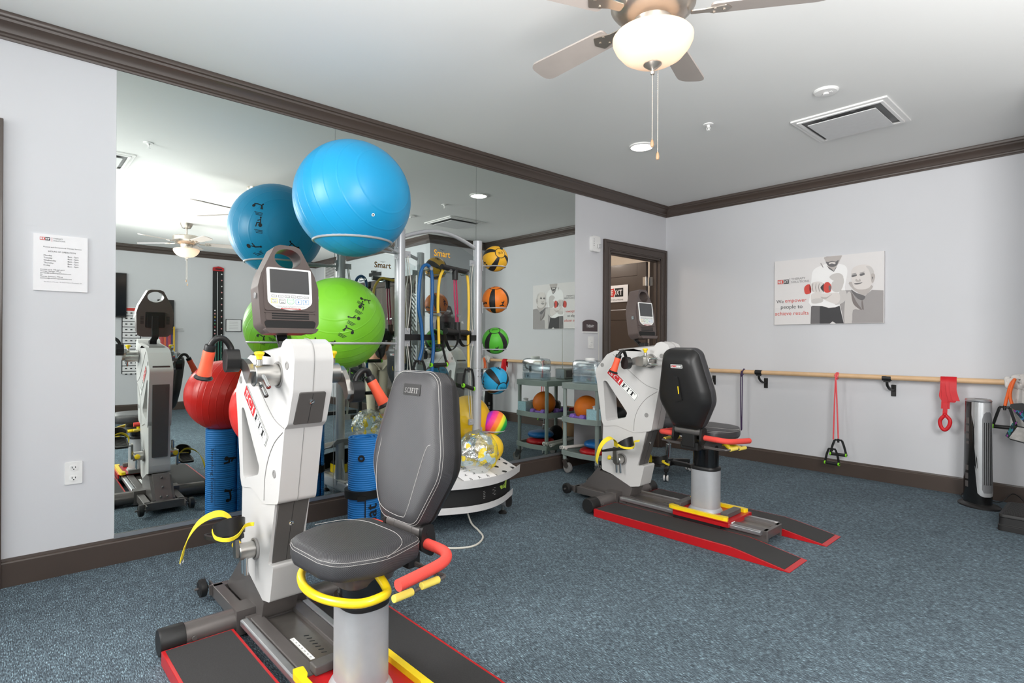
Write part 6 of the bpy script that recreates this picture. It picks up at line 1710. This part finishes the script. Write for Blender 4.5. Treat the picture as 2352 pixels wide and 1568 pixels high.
mb = MB(); mb.box((0, 0, 0), (.016, .27, .23)); mb.build('frame', m_black, t, bevel=.002)
mb = MB(); mb.box((-.0085, 0, 0), (.002, .25, .21)); mb.mi = 1
for k in range(5): mb.box((-.0098, 0, .06 - k * .03), (.001, .15, .004))
mb.build('sheet', [m_paper, m_recess], t)
t = thing('wall_grille', (6.80, YR - .01, 2.57), 'white return air grille high on the recessed wall, seen in the mirror', 'vent')
mb = MB(); mb.prism(rrect(.5, .31, .004, 1), -.01, .01, frame((0, 0, 0), (1, 0, 0), (0, 0, 1)), [rrect(.44, .25, .002, 1)]); mb.build('frame', m_white, t)
mb = MB(); mb.mi = 1; mb.box((0, .006, 0), (.44, .002, .25)); mb.mi = 0
for k in range(11): mb.box((0, -.002, -.11 + k * .022), (.44, .012, .008), (R(35), 0, 0))
mb.build('louvres', [m_white, m_dgrey], t)

# glazed corridor front in the recess wall
w3 = struct(thing('window_4', ((SF0 + SF1) / 2, YR, 0), None, None))
WO = V(((SF0 + SF1) / 2, YR, 0))
mb = MB()
for x in (SF0 + .03, 3.93, 5.18, SF1 - .03): mb.box((x, YR + .03, SFZ / 2), (.07 if x != 5.18 else .10, .10, SFZ))
for z in (.06, SFZ - .06): mb.box(((SF0 + SF1) / 2, YR + .03, z), (SF1 - SF0, .10, .12))
mb.box((4.55, YR + .03, 1.02), (1.2, .06, .08)); sub(mb, 'frame', m_trim, w3, WO, smooth=0)
mb = MB(); mb.box(((SF0 + SF1) / 2, YR + .03, SFZ / 2), (SF1 - SF0, .008, SFZ)); sub(mb, 'pane', m_glass, w3, WO, smooth=0)
mb = MB()
mb.flat([(3.545, .55), (3.90, .55), (3.90, 1.97), (3.545, 1.97)], lambda x, z: V((x, YR + .022, z))); mb.mi = 1
for k in range(22):
    z = .55 + k * .068
    mb.flat([(3.55, z), (3.62 if k % 2 else 3.71, z + (.06 if k % 2 else .14)), (3.62 if k % 2 else 3.71, z + (.095 if k % 2 else .175)), (3.55, z + .035)], lambda x, z_: V((x, YR + .021, min(z_, 1.96))))
    mb.flat([(3.74, z), (3.895, z + .12), (3.895, z + .155), (3.74, z + .035)], lambda x, z_: V((x, YR + .021, min(z_, 1.96))))
sub(mb, 'striped_film', [mat('grey film', '4A4744', .5), m_paper], w3, WO, smooth=0, recalc=False)
m_blush = mat('corridor blush paint', 'E3D2C6', .8, var=.02, nscale=3)
mb = MB(); mb.box((5.4, .55, CZ / 2), (4.6, .1, CZ)); struct(mb.build('wall_lobby', m_blush, smooth=0))
mb = MB(); mb.box((3.42, .25, CZ / 2), (.12, .48, CZ)); struct(mb.build('wall_lobby_side', m_blush, smooth=0))
mb = MB(); mb.box((7.65, -.23, CZ / 2), (.06, 1.5, CZ)); struct(mb.build('wall_lobby_end', m_blush, smooth=0))
t = thing('wall_bracket', (4.98, YR - .03, 2.345), 'small black wall bracket above the dark glazed front, seen in the mirror', 'bracket')
mb = MB(); mb.box((0, 0, 0), (.34, .05, .06)); mb.build('housing', m_black, t, bevel=.004)
mb = MB(); mb.cyl((0, -.03, .03), (0, -.03, .06), .04, n=16); mb.build('sensor', m_black, t)

# black free-standing rack with lime-ended handles, in front of the glazed front
KO = V((4.80, -1.62, 0))
t = thing('handle_rack', KO, 'black free-standing rack hung with lime-ended handles, seen between the rack posts in the mirror', 'rack')
mb = MB()
for x in (-.32, .32): mb.box((x, 0, .78), (.05, .05, 1.50)); mb.box((x, 0, .03), (.07, .50, .06))
for z in (.35, .85, 1.25, 1.5): mb.box((0, 0, z), (.64, .03, .05))
mb.build('frame', m_black, t, bevel=.004)
mb = MB(); mb.box((0, .05, .55), (.56, .10, .50)); mb.build('weight_shroud', m_blackmatte, t, bevel=.01)
mb = MB()
for k in range(5):
    for z in (.88, 1.28): mb.tube(smooth([(-.26 + k * .13, -.02, z), (-.26 + k * .13, -.09, z - .02), (-.26 + k * .13, -.10, z + .03)], 4), .008, 8)
mb.build('hooks', m_lime, t)
for k in range(4):
    mb = MB(); mb.cyl((-.24 + k * .16, -.09, .72), (-.12 + k * .16, -.09, .72), .018, n=14); mb.mi = 1; mb.cyl((-.245 + k * .16, -.09, .72), (-.238 + k * .16, -.09, .72), .02, n=14); mb.cyl((-.122 + k * .16, -.09, .72), (-.115 + k * .16, -.09, .72), .02, n=14)
    mb.mi = 0; mb.tube([(-.235 + k * .16, -.09, .73), (-.18 + k * .16, -.08, .87), (-.125 + k * .16, -.09, .73)], .005, 6); mb.build('hanging_handle', [m_blackrub, m_lime], t)

# small things on the lower tray of the ball rack (clearest in the mirror)
t = thing('block_case', (.66, -3.745, .146), 'yellow and black case on the lower tray of the ball rack, seen in the mirror', 'case')
mb = MB(); mb.box((0, 0, .035), (.11, .10, .07)); mb.build('body', m_yelpow, t, bevel=.004)
mb = MB(); mb.box((0, 0, .082), (.112, .102, .026), taper=(.8, .8)); mb.build('lid', m_blackmatte, t, bevel=.004)
mb = MB(); mb.sphere((0, 0, .05), .07, 20, 10, (1, 1.2, .7)); mb.mi = 1; mb.box((0, 0, .095), (.05, .10, .03))
o = mb.build('green_pouch', [m_blackmatte, mat('green pouch', '4E9A2E', .6)], smooth=50); o.location = (.58, -3.565, .148); tag(o, 'green and black pouch on the lower tray of the ball rack, seen in the mirror', 'pouch')
# ================================================================ a person standing by the handle rack (mirror only)
def skin(name, vs, es, rad, m, parent, root=0, sub=2, loc=None):
    me = bpy.data.meshes.new(name)
    me.from_pydata(vs, es, []); me.materials.append(m)
    o = bpy.data.objects.new(name, me); COL.objects.link(o)
    if parent: o.parent = parent
    if loc: o.location = loc
    md = o.modifiers.new('skin', 'SKIN'); md.use_smooth_shade = True
    for i, d in enumerate(me.skin_vertices[0].data):
        r_ = rad[i]
        d.radius = r_ if isinstance(r_, tuple) else (r_, r_)
        d.use_root = (i == root)
    s_ = o.modifiers.new('sub', 'SUBSURF'); s_.levels = sub; s_.render_levels = sub
    return o
m_skin = mat('skin', 'C58E6E', .55, var=.05); m_khaki = mat('khaki cotton', 'C4B8A2', .85, var=.06, nscale=25); m_shirt = mat('dark shirt', '23211F', .85); m_hair = mat('dark hair', '1E1512', .55); m_shoe = mat('white trainer', 'DEDCD8', .6)
PO = V((3.93, -1.62, 0))
vs, es, rd = [], [], []
def vtx(p, r_, par=None):
    vs.append(p); rd.append(r_)
    if par is not None: es.append((par, len(vs) - 1))
    return len(vs) - 1
pel = vtx((0, 0, .93), (.12, .09)); wa = vtx((0, 0, 1.08), (.115, .085), pel); ch = vtx((.01, 0, 1.27), (.13, .095), wa); nk0 = vtx((.0, 0, 1.41), (.06, .055), ch); nk = vtx((.01, 0, 1.47), .048, nk0)
hd = vtx((.025, 0, 1.55), (.070, .082), nk); hd2 = vtx((.02, 0, 1.63), (.068, .082), hd); 
for s in (-1, 1):
    sh = vtx((.0, s * .17, 1.37), .052, ch); el_ = vtx((.06, s * .215, 1.11), .040, sh); wr = vtx((.27, s * .17, 1.03), .026, el_); pa = vtx((.34, s * .16, 1.03), (.032, .018), wr)
    for k in range(4):
        a = vtx((.385, s * (.16 + (k - 1.5) * .019), 1.03), .009, pa); b_ = vtx((.415 - .004 * abs(k - 1), s * (.16 + (k - 1.5) * .02), 1.018), .0085, a); vtx((.430 - .008 * abs(k - 1), s * (.16 + (k - 1.5) * .02), .998), .0075, b_)
    a = vtx((.325, s * .125, 1.025), .010, wr); vtx((.355, s * .108, 1.015), .009, a)
    hp = vtx((0, s * .09, .88), .085, pel); kn = vtx((.02, s * .10, .49), .055, hp); an_ = vtx((-.02, s * .10, .10), .036, kn); vtx((.05, s * .105, .05), .035, an_)
t = skin('person', vs, es, rd, m_skin, None, 0, 2, PO)
tag(t, 'person with dark hair, dark shirt and khaki trousers standing, seen in the mirror', 'person')
def chain(name, pts, m, sub=2):
    v_ = [p for p, r_ in pts]; return skin(name, v_, [(i, i + 1) for i in range(len(pts) - 1)], [r_ for p, r_ in pts], m, t, 0, sub)
skin('shirt', [(0, 0, .92), (0, 0, 1.08), (.01, 0, 1.27), (0, 0, 1.40), (0, -.175, 1.37), (.045, -.21, 1.19), (0, .175, 1.37), (.045, .21, 1.19)], [(0, 1), (1, 2), (2, 3), (2, 4), (4, 5), (2, 6), (6, 7)], [(.145, .115), (.135, .108), (.148, .115), (.075, .07), .066, .058, .066, .058], m_shirt, t)
skin('trousers', [(0, 0, .95), (0, -.09, .87), (.02, -.10, .49), (-.02, -.10, .10), (0, .09, .87), (.02, .10, .49), (-.02, .10, .10)], [(0, 1), (1, 2), (2, 3), (0, 4), (4, 5), (5, 6)], [(.138, .108), .100, .075, .062, .100, .075, .062], m_khaki, t)
for s in (-1, 1):
    mb = MB(); mb.loft([[(p[0] + .045, p[1] + s * .105, z) for p in rrect(.27 * k, .095 * k2, .045, 5)] for z, k, k2 in ((.0, 1, 1), (.03, 1.02, 1.02), (.06, .92, .9), (.085, .55, .75))]); mb.build('shoe', m_shoe, t, sub=1)
mb = MB(); mb.sphere((.0, 0, 1.615), .098, 24, 14, (1.02, .90, 1.12))
for v in mb.bm.verts:
    if v.co.x > .045 and v.co.z < 1.66: v.co.x = .045 + (v.co.x - .045) * .1
mb.sphere((-.07, 0, 1.52), .055, 14, 10, (.8, 1, 1.6)); mb.build('hair', m_hair, t, smooth=80)
mb = MB(); mb.loft([[V((.092 + a * .4, b_, 1.565 + c_)) for a, b_, c_ in q] for q in (((0, -.014, -.01), (0, .014, -.01), (0, .006, .03), (0, -.006, .03)), ((.045, -.008, -.008), (.045, .008, -.008), (.012, .004, .028), (.012, -.004, .028)))]); mb.build('nose', m_skin, t, sub=1)
mb = MB()
for s in (-1, 1): mb.sphere((.088, s * .031, 1.588), .010, 10, 8, (.6, 1.2, .8))
mb.mi = 1
for s in (-1, 1): mb.sphere((.0945, s * .031, 1.588), .0048, 8, 6, (.5, 1, 1)); mb.box((.092, s * .031, 1.606), (.006, .03, .005))
mb.mi = 2; mb.tube(smooth([(.084, -.022, 1.522), (.095, 0, 1.519), (.084, .022, 1.522)], 4), .005, 6); mb.build('face', [m_white, m_hair, mat('lips', '9C5850', .5)], t)
for s in (-1, 1):
    mb = MB(); mb.sphere((.01, s * .083, 1.565), .024, 12, 8, (.7, .35, 1.2)); mb.build('ear', m_skin, t, smooth=80)

# ================================================================ light
def area(name, loc, rot, sx, sy, power, col=(1, 1, 1)):
    ld = bpy.data.lights.new(name, 'AREA'); ld.shape = 'RECTANGLE'; ld.size = sx; ld.size_y = sy; ld.energy = power; ld.color = col
    o = bpy.data.objects.new(name, ld); COL.objects.link(o); o.location = loc; o.rotation_euler = rot
    return o
for (a, b_), kk in zip(WIN, (1.7, .8, .8)):
    area('daylight', ((a + b_) / 2, YB - .16, (WZ0 + WZ1) / 2), (R(90), 0, 0), b_ - a, WZ1 - WZ0, WINP * kk, (1, .985, .97))
area('ceiling_fill', (4.4, -6.8, 1.4), (R(180), 0, 0), 1.6, 1.6, CEILFILL * .45, (1, .985, .97))  # this and the next two: added unseen fills, aimed up to brighten the ceiling
area('ceiling_fill', (4.7, -3.2, 1.5), (R(180), 0, 0), 2.4, 2.4, CEILFILL * .33, (1, .985, .97))
area('ceiling_fill', (3.4, -5.2, 1.5), (R(180), 0, 0), 2.2, 2.2, CEILFILL * .36, (1, .985, .97))
q = V((1.6, 0, 1.3)) - V((5.0, -5.6, 2.1))
o = area('room_fill', (5.0, -5.6, 2.1), (0, 0, 0), 1.2, 1.2, ROOMFILL, (1, .99, .98)); o.rotation_euler = q.to_track_quat('-Z', 'Y').to_euler(); o.data.spread = R(150)  # added fill lamp, no fixture in the room; lifts the right wall
q = V((6.0, -2.6, 1.2)) - V((.9, -7.6, 2.2))
o = area('room_fill', (.9, -7.6, 2.2), (0, 0, 0), 1.4, 1.4, ROOMFILL2, (1, .99, .98)); o.rotation_euler = q.to_track_quat('-Z', 'Y').to_euler(); o.data.spread = R(140)  # another added fill, brightens the far wall and the sides facing the mirror
ld = bpy.data.lights.new('recessed_lamp', 'SPOT'); ld.energy = 45; ld.spot_size = R(150); ld.spot_blend = .9; ld.shadow_soft_size = .08; ld.color = (1, .96, .9)
o = bpy.data.objects.new('recessed_lamp', ld); COL.objects.link(o); o.location = (1.0525, -1.9876, CZ - .02)
for x, y, z, e in ((-1.1, -.9, 2.4, 22), (5.0, -.2, 2.5, 30)):
    ld = bpy.data.lights.new('corridor_lamp', 'POINT'); ld.energy = e; ld.shadow_soft_size = .15; ld.color = (1, .88, .76)
    o = bpy.data.objects.new('corridor_lamp', ld); COL.objects.link(o); o.location = (x, y, z)
w = bpy.data.worlds.new('World'); bpy.context.scene.world = w; w.use_nodes = True
bgn = w.node_tree.nodes['Background']; bgn.inputs['Color'].default_value = (.95, .97, 1, 1); bgn.inputs['Strength'].default_value = 2.0

# ================================================================ camera
yaw, roll = .8375, .0059
fw = V((-math.sin(yaw), math.cos(yaw), 0)); rt = V((math.cos(yaw), math.sin(yaw), 0)); up = V((0, 0, 1))
r2 = rt * math.cos(roll) + up * math.sin(roll); u2 = up * math.cos(roll) - rt * math.sin(roll)
cd = bpy.data.cameras.new('camera'); cd.sensor_width = 36; cd.sensor_fit = 'HORIZONTAL'; cd.lens = 1295.91 / 2352 * 36; cd.clip_start = .05
co = bpy.data.objects.new('camera', cd); COL.objects.link(co)
co.matrix_world = M(((r2.x, u2.x, -fw.x, 3.7258), (r2.y, u2.y, -fw.y, -5.7847), (r2.z, u2.z, -fw.z, 1.22), (0, 0, 0, 1)))
sc = bpy.context.scene
sc.camera = co
sc.view_settings.view_transform = 'Standard'
sc.view_settings.look = 'None'
sc.view_settings.exposure = EXPO
sc.cycles.use_denoising = True
sc.cycles.max_bounces = 10
sc.cycles.diffuse_bounces = 5
sc.cycles.glossy_bounces = 5
sc.cycles.transparent_max_bounces = 12
sc.cycles.sample_clamp_indirect = 6
sc.cycles.caustics_reflective = True
sc.cycles.caustics_refractive = False
